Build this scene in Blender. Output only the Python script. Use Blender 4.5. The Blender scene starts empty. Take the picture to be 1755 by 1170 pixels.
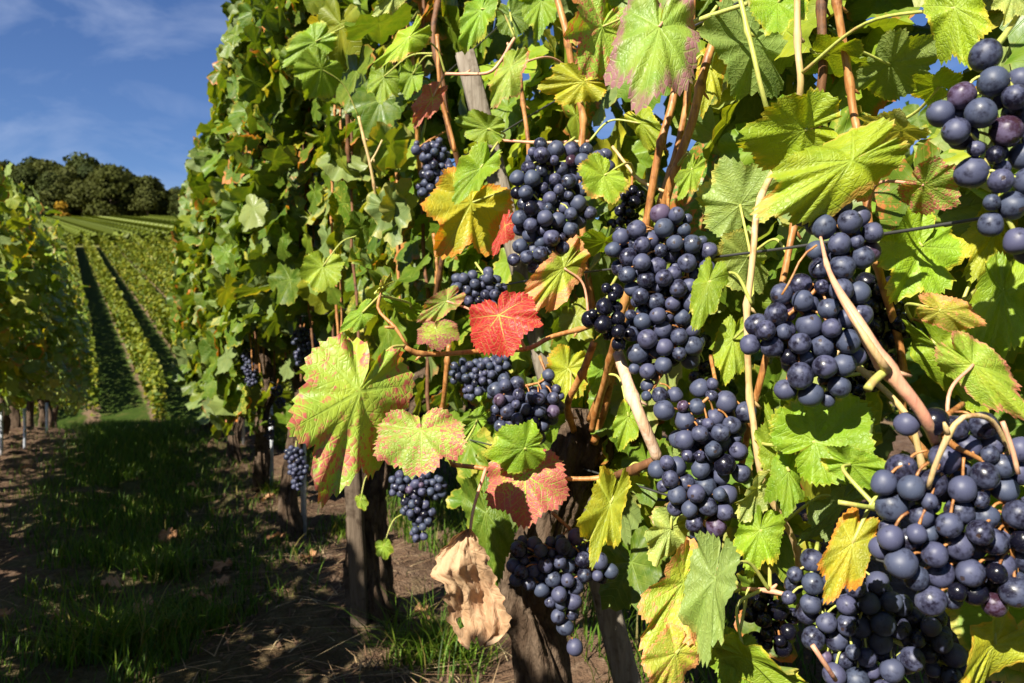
import bpy, math, random
import numpy as np
from mathutils import Vector, Matrix, noise as mnoise
C = bpy.context.scene
COL = C.collection
R = math.radians
random.seed(7); RNG = np.random.default_rng(11)

# ------------------------------------------------------------------ camera
F = 1365.0; CH = 0.62
cam = bpy.data.objects.new('camera', bpy.data.cameras.new('camera')); COL.objects.link(cam)
cam.location = (0, 0, CH); cam.rotation_euler = (R(90), 0, 0)
cam.data.sensor_width = 36; cam.data.lens = 28.0
cam.data.clip_start = 0.02; cam.data.clip_end = 3000
cam.data.dof.use_dof = True; cam.data.dof.focus_distance = 0.66; cam.data.dof.aperture_fstop = 15
C.camera = cam
def P(px, py, z):
    return np.array([z*(px-877.5)/F, z, CH - z*(py-585)/F])
def proj(p):
    return 877.5 + F*p[..., 0]/p[..., 1], 585 - F*(p[..., 2]-CH)/p[..., 1]

# ------------------------------------------------------------------ light
SUN_EL = 38.0
sx, sy = -0.565, -0.822
TOSUN = np.array([sx*math.cos(R(SUN_EL)), sy*math.cos(R(SUN_EL)), math.sin(R(SUN_EL))])
ld = bpy.data.lights.new('sun', 'SUN'); ld.energy = 5.0; ld.angle = R(0.5); ld.color = (1.0, 0.93, 0.78)
lo = bpy.data.objects.new('sun', ld); COL.objects.link(lo)
lo.rotation_euler = Vector(TOSUN).to_track_quat('Z', 'Y').to_euler()
C.view_settings.view_transform = 'Standard'; C.view_settings.look = 'None'
C.view_settings.exposure = 1.2; C.view_settings.gamma = 1.0
w = bpy.data.worlds.new('World'); C.world = w; w.use_nodes = True
nt = w.node_tree; nt.nodes.clear()
out = nt.nodes.new('ShaderNodeOutputWorld'); bg = nt.nodes.new('ShaderNodeBackground')
sky = nt.nodes.new('ShaderNodeTexSky'); sky.sky_type = 'NISHITA'; sky.sun_disc = False
sky.sun_elevation = R(SUN_EL); sky.sun_rotation = math.atan2(sx, sy)
sky.altitude = 300; sky.air_density = 1.0; sky.dust_density = 0.1; sky.ozone_density = 5
tc = nt.nodes.new('ShaderNodeTexCoord')
mp = nt.nodes.new('ShaderNodeMapping'); mp.inputs['Rotation'].default_value = (0.2, R(-32), R(18)); mp.inputs['Scale'].default_value = (2.2, 6.0, 9.0)
nz = nt.nodes.new('ShaderNodeTexNoise'); nz.inputs['Scale'].default_value = 1.5; nz.inputs['Detail'].default_value = 8; nz.inputs['Roughness'].default_value = 0.55; nz.inputs['Distortion'].default_value = 0.7
cr = nt.nodes.new('ShaderNodeMapRange'); cr.inputs['From Min'].default_value = 0.46; cr.inputs['From Max'].default_value = 0.82; cr.inputs['To Max'].default_value = 0.42
mx = nt.nodes.new('ShaderNodeMix'); mx.data_type = 'RGBA'; mx.inputs[7].default_value = (5.6, 6.4, 8.4, 1)
L = nt.links.new
L(tc.outputs['Generated'], mp.inputs[0]); L(mp.outputs[0], nz.inputs[0]); L(nz.outputs[0], cr.inputs[0])
hs = nt.nodes.new('ShaderNodeHueSaturation'); hs.inputs['Saturation'].default_value = 1.12; hs.inputs['Hue'].default_value = .512; hs.inputs['Value'].default_value = 1.0; L(sky.outputs[0], hs.inputs['Color'])
L(cr.outputs[0], mx.inputs[0]); L(hs.outputs[0], mx.inputs[6]); L(mx.outputs[2], bg.inputs[0])
bg.inputs[1].default_value = 0.05; L(bg.outputs[0], out.inputs[0])

# ------------------------------------------------------------------ helpers
def tag(o, label=None, cat=None, group=None, kind=None):
    if label: o['label'] = label
    if cat: o['category'] = cat
    if group: o['group'] = group
    if kind: o['kind'] = kind
    return o
def empty(name, loc=(0, 0, 0)):
    o = bpy.data.objects.new(name, None); COL.objects.link(o); o.location = loc; o.empty_display_size = .02
    return o
def link(name, me, mat=None, parent=None, loc=None):
    """Mesh in world coordinates; a parent at loc gets it in its own frame."""
    o = bpy.data.objects.new(name, me); COL.objects.link(o)
    if mat is not None and len(me.materials) == 0: me.materials.append(mat)
    if parent is not None:
        o.parent = parent
        o.location = -Vector(parent.location) if loc is None else loc
    elif loc is not None: o.location = loc
    return o
def npmesh(name, V, loops, totals, smooth=True):
    me = bpy.data.meshes.new(name)
    V = np.ascontiguousarray(V, dtype=np.float32); loops = np.asarray(loops, dtype=np.int32).ravel(); totals = np.asarray(totals, dtype=np.int32)
    me.vertices.add(len(V)); me.vertices.foreach_set('co', V.ravel())
    me.loops.add(len(loops)); me.loops.foreach_set('vertex_index', loops)
    me.polygons.add(len(totals)); st = np.zeros(len(totals), np.int32); st[1:] = np.cumsum(totals)[:-1]
    me.polygons.foreach_set('loop_start', st)
    me.update(calc_edges=True)
    if smooth: me.polygons.foreach_set('use_smooth', np.ones(len(totals), bool))
    return me
def unit(v):
    v = np.asarray(v, float); n = np.linalg.norm(v, axis=-1, keepdims=True); return v/np.maximum(n, 1e-9)

# row geometry: near row runs along DV at perpendicular distance D to the right of the camera
AL = R(25.5); NV = np.array([math.cos(AL), math.sin(AL), 0]); DV = np.array([-math.sin(AL), math.cos(AL), 0]); UP = np.array([0, 0, 1.0])
D = 0.45
def row(s, off, h): return (D+off)*NV + s*DV + h*UP
def zrow(px): return D/(math.cos(AL)*(px-877.5)/F + math.sin(AL))
def perp(x, y): return x*NV[0] + y*NV[1]

def sstep(a, b, x):
    t = np.clip((np.asarray(x, float)-a)/(b-a), 0, 1); return t*t*(3-2*t)
def ground_h(x, y):
    y = np.asarray(y, float)
    far = -3.78 + .1875*y
    far = np.where(y > 62, -3.78+.1875*62 + .175*(y-62), far)
    far = np.where(y > 150, -3.78+.1875*62 + .175*88 + .02*(y-150), far)
    near = -1.06*sstep(4.6, 14.5, y)
    t = sstep(13.5, 16.5, y)
    return near*(1-t) + far*t

# ------------------------------------------------------------------ materials
class MB:
    def __init__(s, name):
        s.m = bpy.data.materials.new(name); s.m.use_nodes = True; s.t = s.m.node_tree; s.t.nodes.clear()
        s.out = s.n('ShaderNodeOutputMaterial')
    def n(s, t, **kw):
        o = s.t.nodes.new(t)
        for k, v in kw.items(): setattr(o, k, v)
        return o
    def set(s, i, v):
        if hasattr(v, 'is_output'): s.t.links.new(v, i)
        elif v is not None:
            if isinstance(v, tuple) and len(v) == 3 and i.type == 'RGBA': v = v+(1,)
            i.default_value = v
    def math(s, op, a, b=None, c=None, clamp=False):
        o = s.n('ShaderNodeMath', operation=op); o.use_clamp = clamp
        s.set(o.inputs[0], a); s.set(o.inputs[1], b); s.set(o.inputs[2], c); return o.outputs[0]
    def ss(s, x, a, b, lo=0., hi=1.):
        o = s.n('ShaderNodeMapRange'); o.interpolation_type = 'SMOOTHSTEP'
        s.set(o.inputs[0], x); s.set(o.inputs[1], a); s.set(o.inputs[2], b); s.set(o.inputs[3], lo); s.set(o.inputs[4], hi); return o.outputs[0]
    def mix(s, f, a, b, mode='MIX'):
        o = s.n('ShaderNodeMix', data_type='RGBA', blend_type=mode); s.set(o.inputs[0], f); s.set(o.inputs[6], a); s.set(o.inputs[7], b); return o.outputs[2]
    def noise(s, vec, scale, detail=3, rough=.5, w=None, dist=0):
        o = s.n('ShaderNodeTexNoise'); o.inputs['Scale'].default_value = scale; o.inputs['Detail'].default_value = detail
        o.inputs['Roughness'].default_value = rough; o.inputs['Distortion'].default_value = dist
        if w is not None: o.noise_dimensions = '4D'; s.set(o.inputs['W'], w)
        if vec is not None: s.set(o.inputs['Vector'], vec)
        return o.outputs[0]
    def attr(s, name, out=0):
        o = s.n('ShaderNodeAttribute'); o.attribute_name = name; return o.outputs[out]
    def obj(s): return s.n('ShaderNodeTexCoord').outputs['Object']
    def pos(s): return s.n('ShaderNodeNewGeometry').outputs['Position']
    def mapv(s, vec, scale=(1, 1, 1), rot=(0, 0, 0)):
        o = s.n('ShaderNodeMapping'); s.set(o.inputs[0], vec); o.inputs['Scale'].default_value = scale; o.inputs['Rotation'].default_value = rot; return o.outputs[0]
    def bump(s, h, dist, strength=1.0):
        o = s.n('ShaderNodeBump'); o.inputs['Distance'].default_value = dist; o.inputs['Strength'].default_value = strength; s.set(o.inputs['Height'], h); return o.outputs[0]
    def pr(s, col, rough=.5, spec=.5, normal=None, metal=0, **kw):
        o = s.n('ShaderNodeBsdfPrincipled'); s.set(o.inputs['Base Color'], col); s.set(o.inputs['Roughness'], rough)
        s.set(o.inputs['Specular IOR Level'], spec); s.set(o.inputs['Metallic'], metal)
        if normal is not None: s.set(o.inputs['Normal'], normal)
        for k, v in kw.items(): s.set(o.inputs[k.replace('_', ' ')], v)
        return o.outputs[0]
    def end(s, sh): s.t.links.new(sh, s.out.inputs[0]); return s.m

def leaf_material(name, far=False, dry=False):
    b = MB(name)
    base = b.attr('base'); edgec = b.attr('edgec'); par = b.attr('par', 1); rad = b.attr('rad', 2)
    sp = b.n('ShaderNodeSeparateXYZ'); b.set(sp.inputs[0], par); pr_, pe_, seed = sp.outputs
    luv = b.n('ShaderNodeUVMap', uv_map='leaf').outputs[0]
    vu = b.n('ShaderNodeUVMap', uv_map='vein').outputs[0]
    s2 = b.n('ShaderNodeSeparateXYZ'); b.set(s2.inputs[0], vu); u, v = s2.outputs[0], s2.outputs[1]
    w0 = b.math('MULTIPLY_ADD', u, -.011, .017)
    main = b.math('SUBTRACT', 1, b.ss(b.math('DIVIDE', v, w0), .5, 1.5))
    t = b.math('MULTIPLY', b.math('SUBTRACT', b.math('MULTIPLY_ADD', b.math('MULTIPLY', v, v), .55, u), b.math('MULTIPLY', v, .95)), 7.0)
    t = b.math('ABSOLUTE', b.math('SUBTRACT', b.math('FRACT', t), .5))
    sec = b.math('SUBTRACT', 1, b.ss(t, .03, .10))
    sseed = b.math('MULTIPLY', seed, 13.0)
    if not far:
        vo = b.n('ShaderNodeTexVoronoi', feature='DISTANCE_TO_EDGE'); vo.inputs['Scale'].default_value = 24; dn = b.n('ShaderNodeTexNoise'); dn.inputs['Scale'].default_value = 9; b.set(dn.inputs['Vector'], luv); av = b.n('ShaderNodeVectorMath', operation='MULTIPLY_ADD'); b.set(av.inputs[0], dn.outputs['Color']); av.inputs[1].default_value = (.10, .10, .10); b.set(av.inputs[2], luv); b.set(vo.inputs['Vector'], av.outputs[0])
        cell = vo.outputs['Distance']
        ret = b.math('SUBTRACT', 1, b.ss(cell, .01, .085))
        vm = b.math('MAXIMUM', main, b.math('MAXIMUM', b.math('MULTIPLY', sec, .65), b.math('MULTIPLY', ret, .38)))
    else:
        cell = None; vm = b.math('MAXIMUM', main, b.math('MULTIPLY', sec, .5))
    n1 = b.noise(luv, 2.3, 4, .6, w=sseed); n2 = b.noise(luv, 8.0, 4, .65, w=sseed)
    n3 = b.noise(luv, 26, 2, .6, w=sseed)
    hue = b.mix(b.ss(n1, .3, .7), b.mix(.55, base, (.06, .12, .008) if not dry else (.34, .17, .10), 'MIX'), base)
    c = b.mix(b.ss(n2, .35, .75, 0., .5), hue, b.mix(.5, base, (.45, .46, .05) if not dry else (.66, .48, .34)))
    c = b.mix(b.ss(b.noise(luv, 3.1, 3, .6, w=b.math('ADD', sseed, 5.)), .45, .72, 0, .55), c, b.mix(1., base, (1.28, 1.02, .6) if not dry else (.8, .7, .6), 'MULTIPLY'))
    # reddening between veins
    rf = b.math('ADD', b.math('MULTIPLY_ADD', n1, .45, b.math('MULTIPLY', n2, .60)), b.math('MULTIPLY', n3, .65))
    rf = b.math('ADD', rf, b.math('MULTIPLY_ADD', rad, .18, b.math('MULTIPLY_ADD', pr_, .80, -1.40)))
    vmr = b.math('MAXIMUM', vm, b.math('MULTIPLY', ret, .75)) if not far else vm
    rf = b.math('SUBTRACT', rf, b.math('MULTIPLY', vmr, b.ss(pr_, .4, .95, .05, .40)))
    red = b.ss(rf, -.02, .10)
    frk = b.math('MULTIPLY', b.ss(b.math('MULTIPLY_ADD', n1, .25, b.noise(luv, 17, 3, .6, w=sseed)), .70, .76), b.ss(pr_, .3, .5))
    red = b.math('MAXIMUM', b.math('MULTIPLY', red, b.math('GREATER_THAN', pr_, .01)), b.math('MULTIPLY', frk, .8))
    c = b.mix(red, c, edgec)
    ef = b.math('ADD', rad, b.math('MULTIPLY', b.math('SUBTRACT', n1, .5), 1.1))
    ef = b.math('ADD', ef, b.math('MULTIPLY', b.math('SUBTRACT', n2, .5), .35))
    ef = b.math('SUBTRACT', ef, b.math('SUBTRACT', 1.0, pe_))
    ef = b.ss(ef, .02, .20)
    c = b.mix(b.math('MULTIPLY', ef, b.math('MULTIPLY_ADD', vm, -.5, 1)), c, edgec)
    # thin dry brown rim and pin spots
    rim = b.ss(b.math('ADD', rad, b.math('MULTIPLY', b.math('SUBTRACT', n2, .5), .16)), 1.0, 1.05, 0, .7)
    c = b.mix(rim, c, (.30, .16, .05))
    sc_ = b.ss(n3, .70, .76, 0., .55); c = b.mix(sc_, c, (.16, .09, .03))
    veinc = b.mix(.6, base, (.40, .55, .10)) if not dry else b.mix(.5, base, (.75, .55, .35))
    c = b.mix(b.math('MULTIPLY', vm, .50 if not dry else .4), c, veinc)
    bf = b.n('ShaderNodeNewGeometry').outputs['Backfacing']
    cb = b.mix(b.math('MULTIPLY', bf, .42), c, (.30, .36, .17) if not dry else (.6, .45, .3))
    h = b.math('MULTIPLY', vm, -.6)
    if cell is not None: h = b.math('ADD', h, b.math('MULTIPLY', b.ss(cell, 0, .3), .28)); h = b.math('ADD', h, b.math('MULTIPLY', b.noise(luv, 34, 3, .6), .5))
    h = b.math('ADD', h, b.math('MULTIPLY', n2, .9))
    nrm = b.bump(h, .0007 if not far else .0012, .8)
    sh = b.pr(cb, b.ss(n2, .2, .8, .34, .58) if not dry else .7, .42 if not dry else .15, nrm)
    tr = b.n('ShaderNodeBsdfTranslucent'); b.set(tr.inputs['Normal'], nrm)
    tcol = b.mix(1.0, c, (1.45, 1.25, .35) if not dry else (1.0, .8, .55), 'MULTIPLY')
    tcol = b.mix(b.math('MULTIPLY', vm, .45), tcol, b.mix(1., tcol, (.35, .35, .35), 'MULTIPLY'))
    b.set(tr.inputs['Color'], tcol)
    mxs = b.n('ShaderNodeMixShader'); mxs.inputs[0].default_value = .36 if not dry else .22
    b.set(mxs.inputs[1], sh); b.set(mxs.inputs[2], tr.outputs[0])
    return b.end(mxs.outputs[0])
M_LEAF = leaf_material('vine_leaf_near'); M_FOL = leaf_material('vine_foliage', far=True); M_DRY = leaf_material('dry_leaf', dry=True)

def grape_mat(name, bloom, skin, amt, seed=0.):
    b = MB(name); o = b.obj(); rnd = b.n('ShaderNodeObjectInfo').outputs['Random']; W = b.math('MULTIPLY_ADD', rnd, 40., seed)
    n1 = b.noise(o, 110, 3, .55, w=W); n2 = b.noise(o, 420, 3, .6, w=W); n0 = b.noise(o, 1300, 2, .5, w=W)
    am = b.math('MULTIPLY_ADD', rnd, .22, amt)
    f = b.math('ADD', b.math('MULTIPLY_ADD', n2, .5, b.math('MULTIPLY', n1, .9)), b.math('SUBTRACT', am, .95))
    bl = b.ss(f, .04, .32)
    r2 = b.math('FRACT', b.math('MULTIPLY', rnd, 57.3))
    bc = b.mix(b.math('MULTIPLY', r2, .5), bloom, (.085, .075, .16))
    c = b.mix(bl, skin, bc)
    c = b.mix(b.ss(n0, .66, .72, 0, .35), c, (.19, .21, .27))
    sp = b.n('ShaderNodeSeparateXYZ'); b.set(sp.inputs[0], o)
    dot = b.ss(sp.outputs[2], -1.036*.008, -1.02*.008, 1., 0.)
    c = b.mix(b.math('MULTIPLY', dot, .85), c, (.035, .02, .015))
    nrm = b.bump(b.math('ADD', n1, b.math('MULTIPLY', dot, -.9)), .00035, .6)
    rough = b.ss(bl, 0, 1, .26, .50)
    return b.end(b.pr(c, rough, .38, nrm))
M_GRAPE = grape_mat('grape_bloom', (.050, .064, .108), (.009, .008, .018), .40)
M_GSHINY = grape_mat('grape_black', (.035, .045, .09), (.005, .005, .012), .12)
M_GRAISIN = grape_mat('grape_purple', (.10, .07, .12), (.03, .012, .022), .35)

def bark_mat(name, c1, c2, c3, sc=1., rough=.7, bumpd=.001, spec=.3, vs=6):
    b = MB(name); o = b.pos(); g = b.mapv(o, (60*sc, 60*sc, vs*sc)); n = b.noise(g, 1.0, 5, .65, dist=.6); n2 = b.noise(o, 25*sc, 4, .6)
    n3 = b.noise(b.mapv(o, (340*sc, 340*sc, vs*6*sc)), 1., 3, .5)
    c = b.mix(b.ss(n, .35, .65), c1, c2); c = b.mix(b.ss(n2, .5, .72), c, c3); c = b.mix(b.ss(n3, .5, .8, 0, .4), c, b.mix(1., c, (.4, .35, .3), 'MULTIPLY'))
    nrm = b.bump(b.math('ADD', n, b.math('MULTIPLY', n3, .5)), bumpd, .8)
    return b.end(b.pr(c, rough, spec, nrm))
M_CANE = bark_mat('cane_brown', (.30, .115, .03), (.50, .25, .085), (.16, .06, .02), 3, .45, .0006, .4)
M_CANEP = bark_mat('cane_pale', (.50, .36, .14), (.60, .42, .24), (.40, .22, .10), 3, .5, .0005, .4)
M_CANEK = bark_mat('cane_pink', (.60, .34, .20), (.58, .26, .18), (.62, .42, .26), 2, .5, .0005, .4)
M_CANED = bark_mat('cane_dark', (.12, .055, .025), (.20, .09, .04), (.06, .03, .02), 3, .6, .001)
M_CANEG = bark_mat('shoot_green', (.36, .42, .08), (.45, .46, .12), (.40, .28, .10), 3, .45, .0003, .4)
M_PEEL = bark_mat('cane_peeled', (.66, .47, .33), (.55, .33, .20), (.74, .60, .48), 2, .7, .0012)
M_TRUNK = bark_mat('vine_bark', (.065, .042, .028), (.12, .085, .06), (.03, .02, .014), 1.2, .9, .009, .12, 20)
M_WOOD = bark_mat('weathered_wood', (.17, .14, .11), (.26, .225, .185), (.09, .07, .05), 1.6, .85, .0016, .15)
M_WOODB = bark_mat('brown_wood', (.085, .062, .045), (.13, .10, .075), (.05, .035, .025), 1.6, .9, .0016, .1)
M_TBARK = bark_mat('tree_bark', (.10, .07, .05), (.16, .12, .09), (.05, .04, .03), .1, .9, .02)
b = MB('galvanised'); n = b.noise(b.pos(), 60, 3); M_METAL = b.end(b.pr(b.mix(b.ss(n, .3, .7), (.42, .45, .5), (.62, .65, .7)), .5, .5, metal=.55))
b = MB('wire'); M_WIRE = b.end(b.pr((.10, .10, .10), .45, .5, metal=.6))

b = MB('ground_soil')
p = b.pos(); sx_ = b.n('ShaderNodeSeparateXYZ'); b.set(sx_.inputs[0], p)
pp = b.math('ADD', b.math('MULTIPLY', sx_.outputs[0], float(NV[0])), b.math('MULTIPLY', sx_.outputs[1], float(NV[1])))
n1 = b.noise(p, 3.5, 6, .6); n2 = b.noise(p, 38, 5, .65); n3 = b.noise(p, 150, 3, .6)
soil = b.mix(b.ss(n1, .35, .65), (.085, .050, .032), (.150, .095, .062)); soil = b.mix(b.ss(n2, .45, .7, 0, .8), soil, (.21, .145, .10))
soil = b.mix(b.ss(n3, .58, .66, 0, .7), soil, (.035, .022, .015))
gr = b.mix(b.ss(n2, .3, .7), (.018, .036, .005), (.052, .085, .011)); gr = b.mix(b.ss(n1, .5, .7), gr, (.07, .08, .018))
gm = b.math('ADD', b.math('SUBTRACT', .58, b.math('ABSOLUTE', b.math('SUBTRACT', pp, .05))), b.math('MULTIPLY', b.math('SUBTRACT', n1, .5), 1.6))
gmask = b.math('MULTIPLY', b.ss(gm, .1, .35), b.ss(sx_.outputs[1], 5.0, 1.2, .85, .35))
# far: grass between the rows of the hill, with a bare wheel track
fx = b.math('ADD', sx_.outputs[0], b.math('MULTIPLY', sx_.outputs[1], .5645))
fr = b.math('ABSOLUTE', b.math('SUBTRACT', b.math('FRACT', b.math('DIVIDE', b.math('SUBTRACT', fx, 1.23), 1.28)), .5))
trk = b.math('SUBTRACT', 1, b.ss(b.math('ADD', fr, b.math('MULTIPLY', b.math('SUBTRACT', n1, .5), .3)), .06, .16))
fargrass = b.mix(b.math('MULTIPLY', trk, .8), gr, (.20, .125, .085))
isfar = b.ss(sx_.outputs[1], 9.5, 13.5)
wide = b.ss(sx_.outputs[1], 60, 64)
fargrass = b.mix(wide, fargrass, (.14, .14, .04))
colr = b.mix(isfar, b.mix(gmask, soil, gr), fargrass)
nrm = b.bump(b.math('ADD', n2, b.math('MULTIPLY', n3, .6)), .02, .8)
M_GROUND = b.end(b.pr(colr, .95, .1, nrm))

def vcol_mat(name, rough=.6, trans=.35, spec=.3):
    b = MB(name); c = b.attr('base'); n = b.noise(b.pos(), 40, 2); c = b.mix(b.ss(n, .3, .7, 0, .35), c, b.mix(1., c, (.55, .6, .5), 'MULTIPLY'))
    sh = b.pr(c, rough, spec); tr = b.n('ShaderNodeBsdfTranslucent'); b.set(tr.inputs[0], b.mix(1., c, (1.3, 1.2, .5), 'MULTIPLY'))
    m = b.n('ShaderNodeMixShader'); m.inputs[0].default_value = trans; b.set(m.inputs[1], sh); b.set(m.inputs[2], tr.outputs[0]); return b.end(m.outputs[0])
M_GRASS = vcol_mat('grass_blades'); M_TREE = vcol_mat('tree_foliage', .7, .2, .1); M_HEDGE = vcol_mat('far_vine_foliage', .55, .18, .25); M_STRAW = vcol_mat('straw', .8, .1, .1)
b = MB('sunlit_dew'); M_DEW = b.end(b.pr((1, 1, 1), .02, .5, Transmission_Weight=1.0, IOR=1.33))

# ------------------------------------------------------------------ leaves
VANG = [0, R(52), -R(52), R(112), -R(112)]
def leaf_template(nteeth=40, nring=10, seed=0, lobe=.5, fold=.1, droop=.25, curl=.1, ripple=.05, twist=0., asym=.08):
    rg = np.random.default_rng(seed)
    ct = np.radians([-180, -168, -150, -132, -112, -95, -84, -68, -54, -40, -28, -15, 0, 15, 28, 40, 54, 68, 84, 95, 112, 132, 150, 168, 180])
    hi = [.30, .46, .58, .66, .74, .74, .74, .83, .90, .85, .80, .90, 1.0]     # barely lobed
    lw = [.10, .40, .56, .66, .74, .68, .60, .76, .88, .80, .62, .84, 1.0]     # deeply lobed
    half = [a*(1-lobe)+b_*lobe for a, b_ in zip(hi, lw)]
    cr_ = np.array(half + half[:-1][::-1]); cr_ *= 1 + rg.normal(0, asym*.5, len(cr_))
    lim = math.pi*.985
    edges = np.linspace(-lim, lim, nteeth+1) + rg.normal(0, .25, nteeth+1)*(2*lim/nteeth)*.35
    edges[0], edges[-1] = -lim, lim
    th = []; mod = []
    for i in range(nteeth):
        a = .036*(.5+1.1*rg.random()); big = 1.0
        th += [edges[i], edges[i] + (edges[i+1]-edges[i])*(.62 if edges[i] < 0 else .38)]; mod += [1-a*.8, 1+a*big]
    th.append(edges[-1]); mod.append(.95)
    th = np.array(th); Rm = np.interp(th, ct, cr_)*np.array(mod)
    K = nring; fr = (np.arange(1, K+1)/K)**.9; Mn = len(th)
    x = (np.sin(th)[None]*Rm[None]*fr[:, None]); y = (np.cos(th)[None]*Rm[None]*fr[:, None])
    x = np.concatenate([[0], x.ravel()]); y = np.concatenate([[0], y.ravel()]); rad = np.concatenate([[0], np.repeat(fr, Mn)])
    tht = np.arctan2(x, y)
    # vein valleys: distance to nearest main vein
    dv = np.full(len(x), 9.)
    for a in VANG:
        u = x*math.sin(a)+y*math.cos(a); v = np.abs(x*math.cos(a)-y*math.sin(a)); dv = np.where(u > 0, np.minimum(dv, v), dv)
    dv = np.minimum(dv, .4)
    ph = rg.random(6)*6.28
    z = fold*np.abs(x) - droop*y*np.abs(y)*.6 - curl*x*x
    z += ripple*rad**2*(np.sin(5*tht+ph[0]) + .7*np.sin(9*tht+ph[1]) + .5*np.sin(14*tht+ph[2]))
    z += .020*np.minimum(dv/.16, 1) * (1 + .5*np.sin(7*x+ph[3])*np.sin(8*y+ph[4]))
    z += .03*np.sin(3.1*x+ph[5])*np.sin(3.7*y+ph[3]) + twist*x*y
    V = np.stack([x, y, z], 1)
    idx = lambda k, j: 1+k*Mn+j
    loops = []; tot = []
    for j in range(Mn-1): loops += [0, idx(0, j+1), idx(0, j)]; tot.append(3)
    for k in range(K-1):
        for j in range(Mn-1): loops += [idx(k, j), idx(k, j+1), idx(k+1, j+1), idx(k+1, j)]; tot.append(4)
    loops = np.array(loops); tot = np.array(tot)
    face_of = np.repeat(np.arange(len(tot)), tot)
    jmid = np.concatenate([np.arange(Mn-1)]*K); tm = (th[jmid]+th[np.minimum(jmid+1, Mn-1)])/2
    d = np.stack([np.abs(tm-a) for a in VANG], 0); sec = np.argmin(d, 0)
    a = np.array(VANG)[sec][face_of]; lx, ly = x[loops], y[loops]
    uv2 = np.stack([lx*np.sin(a)+ly*np.cos(a), np.abs(lx*np.cos(a)-ly*np.sin(a))], 1)
    uv1 = np.stack([lx*.5+.5, ly*.5+.5], 1)
    # flip winding so the normal is +z
    return dict(V=V, loops=loops, tot=tot, uv1=uv1, uv2=uv2, rad=rad)
def leaf_mesh(name, tpls, which, pos, T, N, size, wid, base, edge, par):
    """Merge leaves: arrays of n leaves; local x=T x N, y=T, z=N."""
    pos, T, N = map(np.asarray, (pos, T, N)); S = np.cross(T, N)
    Vs, Ls, Ts, U1, U2, Rd, Bc, Ec, Pa = [], [], [], [], [], [], [], [], []; off = 0
    for k, tp in enumerate(tpls):
        ii = np.nonzero(which == k)[0]
        if len(ii) == 0: continue
        v = tp['V']; n = len(v)
        W = (pos[ii, None] + (S[ii, None]*(v[None, :, 0:1]*wid[ii, None, None]) + T[ii, None]*v[None, :, 1:2] + N[ii, None]*v[None, :, 2:3])*size[ii, None, None])
        Vs.append(W.reshape(-1, 3)); Ls.append((tp['loops'][None] + (off+np.arange(len(ii))*n)[:, None]).ravel()); off += n*len(ii)
        Ts.append(np.tile(tp['tot'], len(ii))); U1.append(np.tile(tp['uv1'], (len(ii), 1))); U2.append(np.tile(tp['uv2'], (len(ii), 1)))
        Rd.append(np.tile(tp['rad'], len(ii))); Bc.append(np.repeat(base[ii], n, 0)); Ec.append(np.repeat(edge[ii], n, 0)); Pa.append(np.repeat(par[ii], n, 0))
    cc = np.concatenate
    me = npmesh(name, cc(Vs), cc(Ls), cc(Ts))
    for nm, a in (('leaf', U1), ('vein', U2)):
        uvl = me.uv_layers.new(name=nm); uvl.data.foreach_set('uv', cc(a).astype(np.float32).ravel())
    nv = off
    for nm, a in (('base', Bc), ('edgec', Ec)):
        at = me.attributes.new(nm, 'FLOAT_COLOR', 'POINT'); c4 = np.ones((nv, 4), np.float32); c4[:, :3] = cc(a); at.data.foreach_set('color', c4.ravel())
    at = me.attributes.new('par', 'FLOAT_VECTOR', 'POINT'); at.data.foreach_set('vector', cc(Pa).astype(np.float32).ravel())
    at = me.attributes.new('rad', 'FLOAT', 'POINT'); at.data.foreach_set('value', cc(Rd).astype(np.float32))
    return me

# tubes ---------------------------------------------------------------
def smooth_path(pts, rads, n=6):
    pts = np.array(pts, float); rads = np.array(rads, float)
    if len(pts) < 3:
        t = np.linspace(0, 1, n+1)[:, None]; return pts[0]*(1-t)+pts[-1]*t, (rads[0]*(1-t)+rads[-1]*t).ravel()
    P4 = np.vstack([2*pts[0]-pts[1], pts, 2*pts[-1]-pts[-2]]); o, r = [], []
    for i in range(len(pts)-1):
        p0, p1, p2, p3 = P4[i:i+4]
        for t in np.linspace(0, 1, n, endpoint=False):
            o.append(.5*((2*p1)+(-p0+p2)*t+(2*p0-5*p1+4*p2-p3)*t*t+(-p0+3*p1-3*p2+p3)*t**3)); r.append(rads[i]*(1-t)+rads[i+1]*t)
    o.append(pts[-1]); r.append(rads[-1]); return np.array(o), np.array(r)
def tube_data(pts, rads, sides=10, fn=None):
    pts = np.asarray(pts, float); rads = np.asarray(rads, float); n = len(pts)
    tan = unit(np.gradient(pts, axis=0)); ref = np.array([0, 0, 1.]) if abs(tan[0][2]) < .9 else np.array([1., 0, 0])
    a = unit(np.cross(tan[0], ref)); A = []
    for i in range(n):
        a = unit(a - tan[i]*np.dot(a, tan[i])); A.append(a)
    A = np.array(A); B = np.cross(tan, A); ph = np.arange(sides)*2*math.pi/sides
    rr = np.repeat(rads[:, None], sides, 1)
    if fn is not None: rr = rr*fn(np.arange(n)[:, None]/max(n-1, 1), ph[None])
    V = pts[:, None] + (A[:, None]*np.cos(ph)[None, :, None] + B[:, None]*np.sin(ph)[None, :, None])*rr[..., None]
    V = V.reshape(-1, 3); i, j = np.meshgrid(np.arange(n-1), np.arange(sides), indexing='ij'); j2 = (j+1) % sides
    q = np.stack([i*sides+j, i*sides+j2, (i+1)*sides+j2, (i+1)*sides+j], -1).reshape(-1, 4)
    caps = [np.arange(sides)[::-1], (n-1)*sides+np.arange(sides)]
    return V, q, caps
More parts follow.
